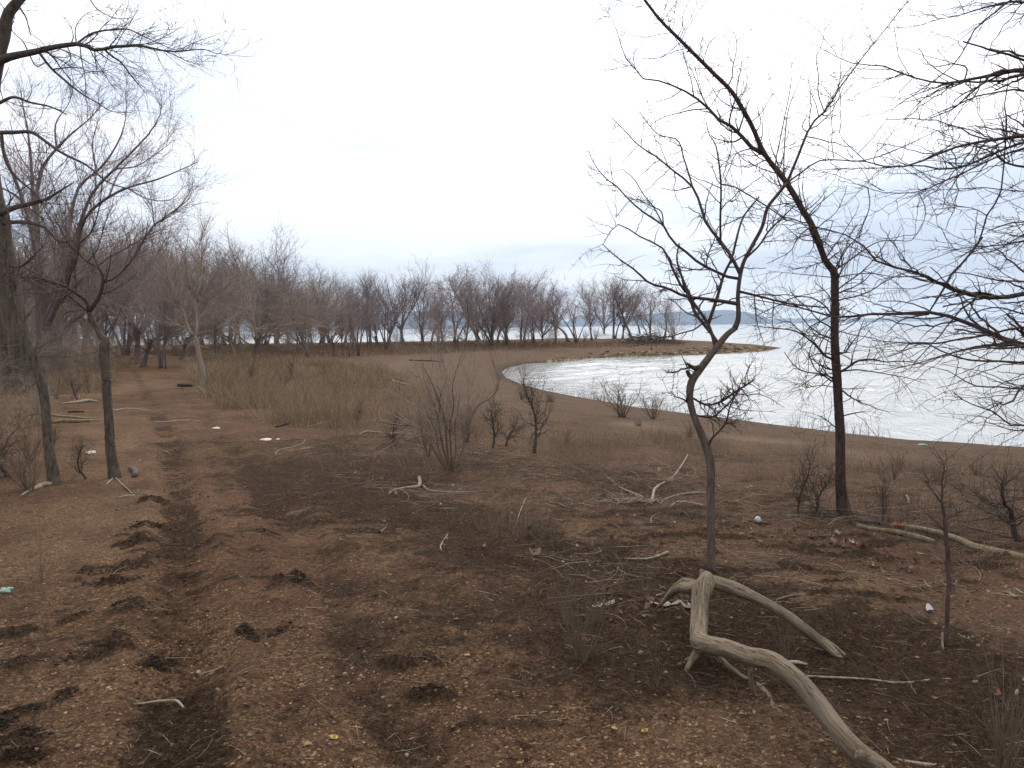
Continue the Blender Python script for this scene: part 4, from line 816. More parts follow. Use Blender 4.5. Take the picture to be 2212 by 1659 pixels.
stemb = lying('g4 750,250,50 775,300,112 740,360,135 728,440,132 725,520,132 722,600,128 720,680,132 735,745,142 800,765,128 880,780,120 960,800,118 1040,830,120 1110,850,126 1180,860,128 1250,880,130 1330,930,132 1400,985,134 1480,1060,138 1560,1160,142 1650,1280,148 1740,1400,154 1820,1490,160 1900,1560,150 2000,1620,120 2100,1690,105 2250,1790,95 2400,1900,80',
   [.30,.285,.25,.21,.17,.14,.12,.11,.13,.16,.18,.20,.21,.22,.22,.21,.20,.18,.15,.12,.09,.06,.04,.03,.02,.01,0])
armR = lying('g4 780,290,80 850,315,95 930,340,92 1050,385,86 1170,440,84 1280,500,84 1390,570,82 1480,640,80 1560,700,72 1650,770,58 1740,850,40 1800,900,16', [.285,.28,.27,.25,.22,.18,.14,.10,.06,.03,.01,0])
armL = lying('g4 760,330,100 680,350,84 600,345,72 540,375,60 490,420,44 440,470,26 415,488,12', [.26,.24,.20,.15,.09,.04,.01])
armL2 = lying('g4 700,318,46 640,300,42 580,310,38 530,350,34 480,410,22 450,445,12', [.27,.23,.18,.14,.09,.04])
nub = lying('g4 775,300,90 758,262,62 742,232,40 738,222,34', [.285,.31,.335,.345])
armR2 = lying('g4 1600,720,50 1680,760,34 1750,810,22 1826,886,8', [.05,.035,.02,.005]); knot = lying('g4 1895,1580,90 1915,1555,60 1925,1540,34', [.07,.10,.115]); knot2 = lying('g4 1180,860,80 1190,838,52 1196,828,30', [.22,.25,.26])
leg1 = lying('g4 740,770,110 700,830,62 665,880,44 635,935,40 622,955,26', [.09,.06,.035,.01,0])
leg2 = lying('g4 1095,860,64 1092,920,40 1095,1000,34 1105,1060,40 1120,1110,36 1145,1160,22', [.17,.14,.10,.06,.03,0])
leg3 = lying('g4 800,800,50 860,840,36 900,885,34 980,950,30 1060,1005,30 1130,1040,34 1200,1100,36 1250,1170,40 1265,1220,38 1310,1262,34 1332,1280,20', [.10,.06,.04,.02,.01,.0,0,0,0,0,0])
leg4 = lying('g4 650,860,22 620,880,20 612,910,14', [.02,.01,0]); leg5 = lying('g4 1880,1590,60 1895,1650,48 1900,1700,30', [.03,.01,0])
root = link('driftwood_branch', None, loc=B); tag(root, 'big pale forked driftwood branch propped on its stubs in the lower right', 'driftwood')
link('main_stem', skinmesh('main_stem', [stemb], M['bleached'], B), root)
for nm, b in (('side_limb', armR), ('side_limb', armL), ('side_limb', armL2), ('splinter', armR2), ('knot', knot), ('knot', knot2), ('broken_stub', nub), ('stub_leg', leg1), ('stub_leg', leg2), ('stub_leg', leg3), ('stub_leg', leg4), ('stub_leg', leg5)):
    link(nm, skinmesh(nm, [b], M['bleached'], B), root)
ce = CAM+(stemb[0][0,0]-CAM)

# ------------------------------------------------------------------ logs and single sticks
def wood(name, label, category, txt, m, h=0.0, S=8, twigs=0, n=None, jit=.12, group=None):
    b = lying(txt, h, n, S); o = b[0][0,0].copy(); bs = [b]
    bb = [sub(b, o)]
    if twigs: bb.append(sub(grow(b, twigs, .2, 1, 45, 15, -.22, .4, .5, .002, 6, .2, 0, .2), o))
    ob = link(name, tmesh(name, bb, M[m], jit), loc=o); tag(ob, label, category, group); return ob
LG = [('log','long straight greenish log lying at the right edge beyond the crooked sapling','log','d4 700,262,22 800,285,26 900,296,30 1000,318,32 1080,338,32 1140,355,28','log'),
 ('log','pale yellowish log running off the right edge','log','d4 890,262,20 1000,272,30 1100,290,34 1200,315,34 1300,350,38 1380,385,42 1460,405,46 1560,425,44 1659,450,46 1800,480,40','log'),
 ('log','shorter pale pole lying against the yellowish log','log','d4 1250,330,20 1340,372,26 1420,408,30 1480,420,20','log'),
 ('log','dark arched wet log near the foot of the rough dark trunk','log','g6 640,1120,26 760,1160,30 860,1180,34 960,1185,36 1050,1205,34 1130,1240,26','darkwood'),
 ('log','dark straight pole behind the yellowish log','log','g6 1130,1250,14 1300,1278,14 1500,1300,12 1640,1318,12','darkwood'),
 ('pole','upper of two thin dark poles running off the right edge','pole','g6 1650,1200,12 1800,1240,14 2000,1290,14 2200,1330,14','darkwood'),
 ('pole','lower of two thin dark poles running off the right edge','pole','g6 1680,1325,12 1850,1350,12 2050,1385,14 2230,1400,14','darkwood'),
 ('log','nearest long grey log on the left behind the slim leaning tree','log','g1 540,850,40 650,838,44 780,840,40 900,838,34 1020,835,20','log'),
 ('log','thin grey log lying just behind the nearest one on the left','log','g1 530,775,22 650,790,26 780,800,26 900,812,22 1010,818,14','log'),
 ('log','weathered pale slab-like log farthest back of those on the left','log','g1 640,660,18 760,650,32 850,638,40 930,628,36 1020,640,14','drift'),
 ('log','short dark log on the sand left of the young tree','log','g1 700,748,18 780,742,24 880,744,16','darkwood'),
 ('fallen_branch','fallen branch on the sand right of the young tree','branch','g1 1170,735,14 1300,712,12 1420,715,12 1540,732,8','stick'),
 ('fallen_branch','long thin fallen branch across the far part of the track','branch','g1 1600,850,8 1720,850,14 1860,835,14 2000,835,14 2100,850,6','stick'),
 ('fallen_branch','bleached fallen branch on the bank below the broad flared tree','branch','g2 420,28,10 600,46,16 760,35,22 900,28,20 1000,12,14','drift'),
 ('fallen_branch','dark fallen pole on the red earth beyond the many-stemmed shrub','branch','g2 540,222,14 700,228,16 820,232,14 930,245,8','darkwood'),
 ('driftwood_log','pale driftwood log on the inner beach behind the many-stemmed shrub','driftwood','g2 250,400,24 340,425,28 430,475,26 520,495,30 580,512,18','drift'),
 ('fallen_branch','pale fallen branch in the grass left of the many-stemmed shrub','branch','g5 1630,905,10 1740,915,16 1850,880,22 1960,888,18 2030,890,8','stick'),
 ('fallen_branch','straight pale stick in the dry grass above the white slab','branch','g5 1170,830,10 1300,800,14 1440,762,18','stick'),
 ('root_snag','black gnarled root with a pale hooked end beside the dry grass','driftwood','g5 840,830,28 910,808,30 970,780,36 990,740,20 975,715,14 900,722,10 845,745,6','darkwood'),
 ('root_snag','dark dead stump with a pale stick beside the lone forked tree','stump','g1 1850,465,34 1890,470,40 1930,472,36 1950,455,18','darkwood'),
 ('stump','small broken brown stump right of the young tree','stump','g1 1350,1330,50 1380,1340,62 1405,1370,62 1400,1405,58','locust_warm'),
 ('driftwood_root','pale root running left from the foot of the slim leaning tree','driftwood','g1 220,1615,18 300,1565,34 390,1530,48 470,1495,52 540,1490,46','drift'),
 ('fallen_branch','bow-shaped dead stick left of the dark ground, right of the young tree','branch','g1 1350,1130,8 1420,1090,10 1520,1065,10 1640,1058,7','stick'),
 ('fallen_branch','wavy pale branch reaching from the young tree to the track','branch','g1 1130,1120,8 1300,1125,8 1450,1115,9 1560,1125,10 1680,1140,9 1770,1185,6','stick'),
 ('fallen_branch','thin stick stretching left from the foot of the young tree','branch','g1 1190,1420,18 1130,1470,14 1080,1510,10 1020,1540,6','stick'),
 ('fallen_branch','thin hooked stick stretching right from the foot of the young tree','branch','g1 1195,1425,20 1260,1490,14 1330,1550,12 1390,1590,10 1430,1575,8 1420,1545,6','stick'),
 ('fallen_branch','short flat pale chip lying on the track before the young tree','branch','g1 1230,1635,18 1300,1620,24 1400,1612,18','drift'),
 ('fallen_branch','bleached hooked branch with a thick end on the ground left of the middle','branch','c3 960,1650,10 1000,1620,13 1080,1605,16 1140,1600,22 1165,1575,24 1160,1540,26','drift'),
 ('fallen_branch','long thin dead branch running right from the bleached hooked one','branch','c3 1185,1590,14 1240,1625,14 1340,1635,13 1500,1632,12 1640,1625,8','stick'),
 ('standing_branch','pale bent branch sticking up out of the ground left of the S-curved trunk','branch','g3 1615,730,34 1630,660,32 1650,590,32 1700,550,28 1780,510,24 1850,450,20 1910,370,18 1960,290,16 1990,235,12','drift'),
 ('fallen_branch','grey forked branch lying just left of the S-curved trunk','branch','g3 2157,765,30 2030,740,30 1910,725,32 1800,780,10','stick'),
 ('fallen_branch','long smooth grey branch passing behind the S-curved trunk','branch','g3 2260,640,20 2120,630,26 1980,640,26 1850,665,24 1740,700,18','stick'),
 ('fallen_branch','dark slanting branch in the tangle of twigs left of the bent pale one','branch','g3 1280,570,14 1360,610,22 1450,645,26 1530,680,26','stick'),
 ('fallen_branch','twisted pale twig curling down into the tangle of twigs','branch','g3 1035,290,8 1050,360,12 1110,420,14 1160,475,15 1230,520,15','stick'),
 ('fallen_branch','dark fallen branch lying in the matted debris left of the tangle','branch','g3 540,735,20 640,745,26 740,785,22 860,800,14','locust_warm'),
 ('fallen_branch','thin pale stick standing at a slant on the matted debris','branch','g3 375,600,14 310,690,14 260,800,12 220,910,8','stick'),
 ('fallen_branch','thick pale stick with a broken end before the rusty tuft','branch','g3 1330,1310,12 1450,1315,18 1570,1315,26 1680,1285,30 1780,1245,34','drift'),
 ('fallen_branch','thin bleached elbow-shaped stick on the dark ground','branch','g3 1000,1435,8 1090,1450,10 1160,1468,12 1220,1440,11 1275,1400,9','stick'),
 ('fallen_branch','small bleached forked twig at the left of the leaf drift','branch','g3 555,1545,14 575,1590,16 600,1620,14 620,1580,8','drift'),
 ('fallen_branch','thin inverted-J stick near the rusty leaf on the dark ground','branch','g3 1605,1045,8 1610,960,8 1620,880,9 1650,858,8','stick'),
 ('fallen_branch','wavy thin stick lying across the ground at the lower right','branch','d4 410,1130,14 500,1135,13 640,1140,12 780,1150,12 920,1168,14 1060,1160,14 1180,1145,12 1250,1150,12','stick'),
 ('fallen_branch','splintered pale stake leaning in at the right edge','branch','d4 1610,1240,24 1640,1190,28 1700,1110,30','drift'),
 ('fallen_branch','hooked white root lying alone on the left track','branch','d1 790,1215,5 840,1240,9 930,1240,11 1000,1228,12 1080,1222,14 1140,1222,15 1170,1245,16 1190,1268,10','drift'),
 ('fallen_branch','long thin arched twig curving over the dark middle ground','branch','d2 990,390,7 940,420,9 912,470,10 930,520,11 990,575,11 1080,625,10 1200,652,9 1300,690,8 1380,722,6','stick'),
 ('fallen_branch','short pale S-shaped twig above the arched one','branch','d2 1345,145,6 1315,190,8 1300,235,9 1315,262,8','stick'),
 ('fallen_branch','small curved twig high on the dark middle ground','branch','d2 940,0,8 965,40,9 950,90,8 915,130,6','stick'),
 ('fallen_branch','straight straw stalk at the bottom left','branch','d1 795,1470,6 700,1550,7 620,1600,7 530,1655,6','stick'),
 ('fallen_branch','dark stick end in the bottom right corner beside the driftwood','branch','d4 920,1615,30 1050,1640,36 1200,1650,30','stick'),
 ('fallen_branch','grey forked twig lying on the sand right of the rough dark trunk','branch','g6 740,1080,8 860,1085,10 980,1065,12 1100,1062,14 1220,1050,14 1360,1045,16','stick'),
 ('fallen_branch','pale curved stub standing before the straw-coloured bush','branch','g6 1240,1045,22 1235,1000,20 1215,955,16','drift'),
 ('fallen_branch','knobbly grey branch lying in the right foreground beyond the driftwood arm','branch','d4 230,690,10 320,665,12 420,655,14 500,640,14 550,655,10','stick'),
 ('fallen_branch','straight dark stick behind the fork of the driftwood','branch','g4 830,380,20 900,400,22 970,425,16','darkwood'),
 ('fallen_branch','curved grey piece of wood lying behind the crook of the driftwood','branch','g4 1370,885,20 1440,890,28 1510,905,16','stick'),
 ('fallen_branch','long thin straight twig passing under the driftwood','branch','g4 680,915,8 850,910,9 1040,905,8','stick'),
 ('fallen_branch','crooked thin stick right of the bow-shaped one on the far track','branch','g5 830,1140,8 890,1080,10 1000,1055,9 1120,1020,9 1160,970,6','stick'),
 ('fallen_branch','pair-like forked pale stick beside the crooked one in the grass edge','branch','g5 985,1092,9 1080,1078,9 1200,1060,9 1290,1050,5','stick')]
for nm, lb, ct, tx, m in LG: wood(nm, lb, ct, tx, m, twigs=3 if ct == 'branch' and m == 'stick' and rng.random() < .5 else 0)

# brush heap on the point, brushwood under the dark tree
def heap(x0, x1, y, hgt, n, name, label, m, ry=3):
    A = G(x0, y); Bq = G(x1, y); c = (A+Bq)/2; P = []
    L = np.linalg.norm(Bq-A)
    for k in range(n):
        t = rng.normal()*.22+.5; o = A+(Bq-A)*np.clip(t, 0, 1)+rng.normal(size=3)*[.2,.8,0]*L*.05; hh = hgt*math.exp(-((t-.5)/.3)**2)
        o[2] = Hs(o[0], o[1])[0]+rng.random()*hh; d = unit(np.array([rng.normal(), rng.normal()*.5, rng.normal()*.22])); l = L*rng.uniform(.08,.25)
        q = [o]; 
        for s in range(5): d = unit(d+.15*rng.normal(size=3)); q.append(q[-1]+d*l/5)
        P.append(q)
    P = np.array(P); b = (P-c, np.linspace(1,.4,6)[None]*rng.uniform(.2,1,(n,1))*L*.007, 4)
    tag(link(name, tmesh(name, [b], M[m]), loc=c), label, 'brushwood')
heap(1320,1470,742,1.0,240,'brush_heap','heap of dead branches under the dense clump of trees on the point','locust_warm')
heap(1685,1850,1116,.06,50,'brush_heap','flat bed of dark brushwood around the foot of the rough dark trunk','locust')
heap(1230,1480,1085,.05,70,'brush_heap','loose heap of pale twigs on the dark matted ground left of the S-curved trunk','stick')

# ------------------------------------------------------------------ small litter one can tell apart
def blob(name, label, category, x, y, size, col, fl=.5, rough=.5, rot=0., amp=.15, sx=1., lift=.3):
    P = G(x, y); r = size/2/FP*depth(P); n, m_ = 20, 12
    th = np.linspace(0, 2*math.pi, n, endpoint=False); ph = np.linspace(-math.pi/2, math.pi/2, m_)
    TH, PH = np.meshgrid(th, ph); f = 1+amp*(fbm(np.cos(TH)*np.cos(PH)*2+x, np.sin(TH)*np.cos(PH)*2+PH*1.3, 3, 2)-.5)*2
    X = np.cos(TH)*np.cos(PH)*f*sx; Y = np.sin(TH)*np.cos(PH)*f; Z = np.sin(PH)*fl*f
    c, s = math.cos(rot), math.sin(rot)
    V = np.stack([(X*c-Y*s)*r, (X*s+Y*c)*r, Z*r+r*fl*lift], -1).reshape(-1,3)
    i = (np.arange(m_-1)*n)[:,None]; j = np.arange(n)[None]; Q = np.stack([i+j, i+(j+1)%n, i+n+(j+1)%n, i+n+j], -1).reshape(-1,4)
    m, nt, b = mat(name+'_surface'); q = N(nt, 'ShaderNodeTexNoise', Scale=30., Detail=5); nt.links.new(N(nt, 'ShaderNodeTexCoord').outputs['Object'], q.inputs['Vector'])
    nt.links.new(ramp(nt, q.outputs[0], [(.35, tuple(v*.6 for v in col)), (.6, col)]).outputs[0], b.inputs['Base Color']); b.inputs['Roughness'].default_value = rough
    return tag(link(name, mesh(name, V, Q, None, m), loc=(P[0], P[1], float(HG(P[0], P[1])[0]))), label, category)
blob('plastic_scrap','crumpled pale green plastic scrap on the gravel at the left edge','plastic scrap',10,1281,27,(.20,.30,.26),.5,.4,amp=.6)
blob('ball','round dirty white ball among the dead leaves right of the S-curved trunk','ball',1637,1131,14,(.55,.53,.48),1.,.5,amp=.03,lift=.8)
blob('drink_bottle','green plastic bottle lying on the sand close to the water','bottle',1993,962,22,(.03,.08,.035),.28,.3,sx=1.,amp=.1)
blob('bark_slab','long pale slab of bark on the dark ground left of the grass','bark slab',574,951,27,(.62,.55,.42),.22,.8,sx=1.0,amp=.25)
blob('foam_chunk','small pale chunk beside the bark slab','chunk',600,949,9,(.55,.52,.45),.6,.8)
blob('wood_block','yellowish block of wood on the dark ground beside the track','wood block',467,924,17,(.55,.45,.28),.35,.8,amp=.2)
blob('stone','round grey stone left of the thin twig in the middle foreground','stone',856,1343,9,(.30,.26,.21),.6,.8)
blob('shoe_scrap','bent white scrap lying between the two left trunks','scrap',196,979,18,(.6,.55,.5),.5,.6,amp=.5)
def plate(name, label, category, x, y, size, col, curl=.3, asp=.55, lobes=0, rot=None):
    """thin curled leaf or feather with its own outline"""
    P = G(x, y); r = size/2/FP*depth(P); n = 28; a = np.linspace(0, 2*math.pi, n, endpoint=False)
    rad = 1+(.35*np.cos(lobes*a) if lobes else 0)+.12*rng.normal(size=n)*(lobes > 0); X = np.cos(a)*rad; Y = np.sin(a)*rad*asp
    V = [[0,0,.02]]; 
    for k in (.5, 1.): V += [[X[i]*k*r, Y[i]*k*r, curl*r*((X[i]*k)**2*.6+(Y[i]*k)**2)+.004] for i in range(n)]
    V = np.array(V); V = np.vstack([V, V-[0,0,.0015]]); m0 = 2*n+1
    T, Q = [], []
    for i in range(n):
        j = (i+1)%n; T += [[0,1+i,1+j],[m0,m0+1+j,m0+1+i]]; Q += [[1+i,1+n+i,1+n+j,1+j],[m0+1+j,m0+1+n+j,m0+1+n+i,m0+1+i],[1+n+i,m0+1+n+i,m0+1+n+j,1+n+j]]
    m, nt, b = mat(name+'_surface'); b.inputs['Base Color'].default_value = (*[v*.68 for v in col], 1); b.inputs['Roughness'].default_value = .8
    o = link(name, mesh(name, V, np.array(Q), np.array(T), m, False), loc=(P[0], P[1], float(HG(P[0], P[1])[0])+.006)); o.rotation_euler = (rng.uniform(-.3,.3), rng.uniform(-.3,.3), rng.uniform(0,6) if rot is None else rot)
    return tag(o, label, category)
plate('feather','curled grey and white feather on the red earth left of the crooked sapling','feather',2009,1326,34,(.55,.53,.52),.9,.4)
plate('dry_leaf','big pale oak leaf on the ground in front of the left arm of the driftwood','leaf',1440,1312,40,(.42,.34,.27),.4,.6,5)
plate('dry_leaf','second pale oak leaf close to the driftwood, right of the big one','leaf',1490,1316,34,(.40,.33,.27),.5,.5,5)
plate('dry_leaf','rusty red leaf propped in the middle of the near weed tuft','leaf',1262,1388,26,(.23,.065,.025),.8,.7,3)
plate('dry_leaf','orange-brown leaf caught in the tuft before the pale stick','leaf',1320,1172,24,(.24,.075,.03),.8,.7,3)
plate('dry_leaf','rusty red leaf at the right edge of the lower right tuft','leaf',2152,1512,30,(.20,.05,.02),.8,.7,3)
plate('dry_leaf','bright orange-red leaf lying on the dark arched log','leaf',1942,1142,22,(.45,.09,.03),.5,.7,3)
plate('dry_leaf','yellow leaf on the bare gravel at the bottom left of the middle','leaf',721,1607,18,(.55,.38,.08),.3,.7)
plate('dry_leaf','bright yellow leaf flat on the ground at the bottom middle','leaf',1327,1575,20,(.50,.38,.10),.3,.6)
plate('dry_leaf','yellowish leaf right of the bright yellow one at the bottom middle','leaf',1392,1583,17,(.42,.28,.08),.3,.6)
plate('dry_leaf','pinkish dry leaf at the end of the long arched twig','leaf',986,1344,14,(.34,.22,.17),.7,.8)
plate('dry_leaf','brown folded leaf on the dark ground left of the rusty tuft','leaf',1155,1205,26,(.22,.14,.09),.9,.8,3)
plate('dry_leaf','white papery leaf in front of the curved stalks above the near tuft','leaf',1290,1312,22,(.62,.58,.50),.5,.6,3)
plate('dry_leaf','pale oak leaf on the sand below the rough dark trunk','leaf',1842,1174,28,(.42,.36,.29),.4,.5,5)

# ------------------------------------------------------------------ weed tufts
def tuft(x, y, top, spread, n, label, m='stalk', rf=.8, name='weed_tuft', lean=0.):
    B = G(x, y); h = hpx(B, y-top); B = np.array([B[0], B[1], float(HG(B[0], B[1])[0])]); P, R = [], []
    for k in range(n):
        o = B+np.array([rng.normal()*.10*spread*h, rng.normal()*.10*spread*h, -.01]); d = unit(np.array([rng.normal()*spread*.55+lean, rng.normal()*spread*.55, 1.])); l = h*rng.uniform(.35,1.05); q = [o]; bd = rng.normal(size=3)*.05
        for s in range(6): d = unit(d+bd+.03*rng.normal(size=3)); q.append(q[-1]+d*l/6)
        P.append(q); R.append(np.linspace(1,.35,7)*rng.uniform(.0012,.0026)*rf*max(1, depth(B)/7))
    b = (np.array(P)-B, np.array(R), 3)
    tag(link(name, tmesh(name, [b], M[m]), loc=B), label, 'weed tuft')
for a in [(1258,1430,1230,.5,60,'nearest tuft of dry stalks, with a rusty leaf in it'),(1318,1198,1080,.5,55,'rusty-hearted tuft of dry stalks behind the thick pale stick'),(1155,1165,1070,.5,40,'tuft of thin stalks left of the rusty-hearted one'),
   (1200,1185,1110,.6,40,'slanting tuft of stalks over a dark hollow, between two others'),(2170,1690,1380,.36,70,'big dark-based clump of stalks in the lower right corner'),(1355,1135,1060,.6,35,'short tuft at the right end of the twig heap'),
   (1490,945,890,.7,60,'spiky straw tuft on the beach left of the S-curved trunk'),(1305,1075,1000,.4,25,'sparse tuft among the twigs left of the bent pale branch'),(1225,955,905,.5,30,'tuft on the red earth right of the knotty saplings'),
   (1188,868,830,.8,40,'tuft at the innermost bend of the beach'),(1128,862,825,.8,30,'tuft on the inner beach above the taller knotty bush'),(1380,920,895,.8,25,'low tuft under the shrubs at the edge of the bay'),
   (2110,1025,975,.8,40,'reddish tuft on the beach near the right edge'),(2020,1040,985,.6,30,'sparse tuft on the beach left of the reddish one'),(1960,1180,1120,.3,12,'few thin stalks above the pale yellowish log'),
   (1700,1430,1270,.25,16,'thin upright stalks just behind the right arm of the driftwood'),(1560,1380,1150,.10,5,'thin dark stalks rising in front of the fork of the driftwood'),(1225,1350,1120,.2,14,'tall sparse stalks behind the nearest tuft'),
   (1290,1345,1180,.35,24,'stalks left of the pale oak leaves'),(1395,1300,1150,.3,20,'sparse stalks left of the S-curved trunk base'),(90,1260,1070,.1,9,'few hair-thin stalks on the gravel at the left'),(850,960,900,.7,30,'grassy tuft at the left of the many-stemmed shrub'),
   (2060,1290,1150,.35,22,'sparse stalks around the middle of the crooked sapling'),(1420,1490,1330,.15,8,'thin stalks left of the driftwood foot'),(1095,1130,1060,.3,14,'thin stalks on the matted debris below the knotty bushes')]: tuft(*a)

# shoreline reeds, one object: nobody could count them
def strands(name, label, XY, hlo, hhi, rad, sp, m, lean=(0,0), n_pt=5, kindn='stuff', curv=.15, col=None, lie=False):
    XY = np.asarray(XY); n = len(XY); z = HG(XY[:,0], XY[:,1]); o = np.column_stack([XY, z-.003])
    if lie: 
        a = rng.random(n)*6.283; D = np.column_stack([np.cos(a), np.sin(a), rng.normal(size=n)*.12+.05]); o[:,2] += rng.random(n)*.012+.003
    else: D = np.column_stack([rng.normal(size=n)*sp+lean[0], rng.normal(size=n)*sp+lean[1], np.ones(n)])
    D = unit(D); L = rng.uniform(hlo, hhi, n)[:,None]/(n_pt-1); Q = [o]; bd = rng.normal(size=(n,3))*curv; 
    if lie: bd[:,2] = -.02
    for k in range(n_pt-1): D = unit(D+bd+curv*.3*rng.normal(size=(n,3))); Q.append(Q[-1]+D*L)
    dist = np.hypot(XY[:,0], XY[:,1]); R = (rad*np.maximum(1, dist/9))[:,None]*rng.uniform(.6,1.3,(n,1))*np.linspace(1,.4,n_pt)[None]
    V, Qd, Tn = tubes([(np.stack(Q, 1), R, 3)])
    c = None
    if col is not None:
        pal = np.array(col); c = np.repeat(pal[rng.integers(0, len(pal), n)]*rng.uniform(.7,1.25,(n,1)), n_pt*3, 0)
    tag(link(name, mesh(name, V, Qd, Tn, M[m] if isinstance(m, str) else m, True, c)), label, None, None, kindn)
def along(L, n, wd):
    s = np.concatenate([[0], np.cumsum(np.hypot(*np.diff(L, axis=0).T))]); u = rng.random(n)*s[-1]
    return np.column_stack([np.interp(u, s, L[:,0]), np.interp(u, s, L[:,1])])+rng.normal(size=(n,2))*wd
sh = np.array([onplane(x, y, WZ)[:2] for x, y in near_shore[:9]])
clus = fbm; P = along(sh, 900, .5); P = P[(fbm(P[:,0]*.6, P[:,1]*.6, 2, 5) > .5)]
strands('reeds', 'thin scattered reed stalks along the near edge of the water', P, .15, .55, .0020, .12, 'brush')
# dry grass left of the bay
def polyfill(txt, n, dens=None):
    L = w2(txt); lo, hi = L.min(0), L.max(0); out = []
    while sum(len(o) for o in out) < n:
        P = lo+(hi-lo)*rng.random((n*2, 2)); a = L; b = np.roll(L, -1, 0); ins = np.zeros(len(P), bool)
        for p, q in zip(a, b):
            c = (p[1] > P[:,1]) != (q[1] > P[:,1]); ins ^= c & (P[:,0] < (q[0]-p[0])*(P[:,1]-p[1])/(q[1]-p[1]+1e-9)+p[0])
        P = P[ins]
        if dens is not None: P = P[rng.random(len(P)) < dens(P)]
        out.append(P)
    return np.vstack(out)[:n]
dn = lambda P: np.clip((fbm(P[:,0]*.55, P[:,1]*.55, 3, 61)-.38)*3.5, .05, 1)
GC = [(.25,.18,.115),(.19,.13,.08),(.34,.25,.165),(.13,.09,.058)]
strands('dry_grass', 'tan dry grass and weed stalks between the track and the bay', polyfill('D 395,790 445,860 560,915 660,925 800,925 900,905 985,880 900,830 830,800 700,785 560,775 450,770', 25000, dn), .15, .58, .0012, .28, 'attr', col=GC)
strands('tall_dry_grass', 'tall thin dry grass beside the lone forked tree', polyfill('D 400,800 430,860 530,905 640,925 760,930 760,900 640,860 520,830 430,800', 5000, dn), .3, .8, .0012, .2, 'attr', col=GC)
strands('scrub_grass', 'dry weeds under the scrub on the left', polyfill('D -60,1000 60,960 110,880 230,850 260,800 330,780 -60,780', 9000, dn), .15, .6, .0014, .3, 'attr', col=GC)
strands('bank_grass', 'short dry grass on the far bank', polyfill('D 800,770 1000,762 1200,752 1480,748 1480,741 1200,742 900,744 500,750 250,765 500,775', 16000), .12, .5, .0014, .25, 'attr', col=[(.15,.105,.07),(.17,.08,.055),(.12,.10,.06)])
strands('shore_weeds', 'sparse short weeds scattered over the open shore', polyfill('D 640,1010 760,930 1000,900 1300,930 1600,960 2212,1010 2212,1250 1900,1200 1500,1260 1100,1180', 9000, lambda P: np.clip((fbm(P[:,0]*1.1, P[:,1]*1.1, 3, 91)-.48)*6, .03, 1)), .06, .34, .0011, .35, 'attr', col=[(.17,.12,.08),(.12,.08,.055),(.24,.18,.13)])
# fibres and twigs lying on the ground
def ring(n, r0_, r1_, pw=1.0, half=36):
    r = r0_*(r1_/r0_)**(rng.random(n)**pw); a = math.radians(90)+np.radians(rng.uniform(-half, half, n)); return np.column_stack([r*np.cos(a), r*np.sin(a)])
P = ring(130000, 2.2, 15); dk = fields(P[:,0], P[:,1])[0]; P = P[rng.random(len(P)) < np.clip(dk*1.4-.12, .05, 1)]
strands('plant_debris', 'dark matted rootlets and plant debris lying on the ground', P, .02, .075, .0011, 0, 'attr', curv=.35, lie=True, col=[(.022,.014,.009),(.038,.024,.015),(.060,.039,.025),(.10,.066,.042),(.028,.018,.012)])
P = ring(5200, 2.4, 26, .9); ok = sdist(P) > 1.; P = P[ok]; dk = fields(P[:,0], P[:,1])[0]; P = P[rng.random(len(P)) < np.clip(dk*1.2+.05, .06, 1)]
strands('straw_bits', 'pale straw bits scattered over the ground', P, .03, .16, .0011, 0, 'attr', curv=.12, lie=True, col=[(.30,.23,.16),(.22,.16,.11),(.38,.31,.23),(.16,.11,.08)])
P = polyfill('D 700,1030 860,930 1200,990 1500,1010 1720,1090 2212,1080 2212,1300 1700,1290 1500,1330 1250,1330 1150,1180', 2100, lambda P: np.clip((fbm(P[:,0]*1.3, P[:,1]*1.3, 3, 191)-.5)*9, .03, 1))
strands('twig_litter', 'thin dead twigs lying across the dark matted ground', P, .08, .6, .0022, 0, 'attr', curv=.2, lie=True, n_pt=8, col=[(.18,.135,.10),(.12,.085,.062),(.28,.22,.165),(.08,.056,.042),(.055,.04,.03)])
# pebbles
def pebbles(name, label, XY, smin, smax, pal, flat=.5, sub_=0):
    n = len(XY); t = (1+5**.5)/2
    iv = np.array([[-1,t,0],[1,t,0],[-1,-t,0],[1,-t,0],[0,-1,t],[0,1,t],[0,-1,-t],[0,1,-t],[t,0,-1],[t,0,1],[-t,0,-1],[-t,0,1]])/math.hypot(1,t)
    it = np.array([[0,11,5],[0,5,1],[0,1,7],[0,7,10],[0,10,11],[1,5,9],[5,11,4],[11,10,2],[10,7,6],[7,1,8],[3,9,4],[3,4,2],[3,2,6],[3,6,8],[3,8,9],[4,9,5],[2,4,11],[6,2,10],[8,6,7],[9,8,1]])
    s = smin*(smax/smin)**(rng.random(n)**2.2); a = rng.random(n)*6.28; el_ = rng.uniform(.6,1,n)
    V = iv[None]*(1+.22*rng.normal(size=(n,12,1)))*np.stack([s, s*el_, s*rng.uniform(.3,flat+.2,n)], -1)[:,None,:]
    c, q = np.cos(a)[:,None], np.sin(a)[:,None]; V = np.stack([V[...,0]*c-V[...,1]*q, V[...,0]*q+V[...,1]*c, V[...,2]], -1)
    z = HG(XY[:,0], XY[:,1]); V += np.column_stack([XY, z+s*.12])[:,None,:]
    T = (it[None]+(np.arange(n)*12)[:,None,None]).reshape(-1,3); pal = np.array(pal); col = np.repeat(pal[rng.integers(0,len(pal),n)]*rng.uniform(.7,1.25,(n,1)), 12, 0)
    tag(link(name, mesh(name, V.reshape(-1,3), None, T, M['attr'], False, col)), label, None, None, 'stuff')
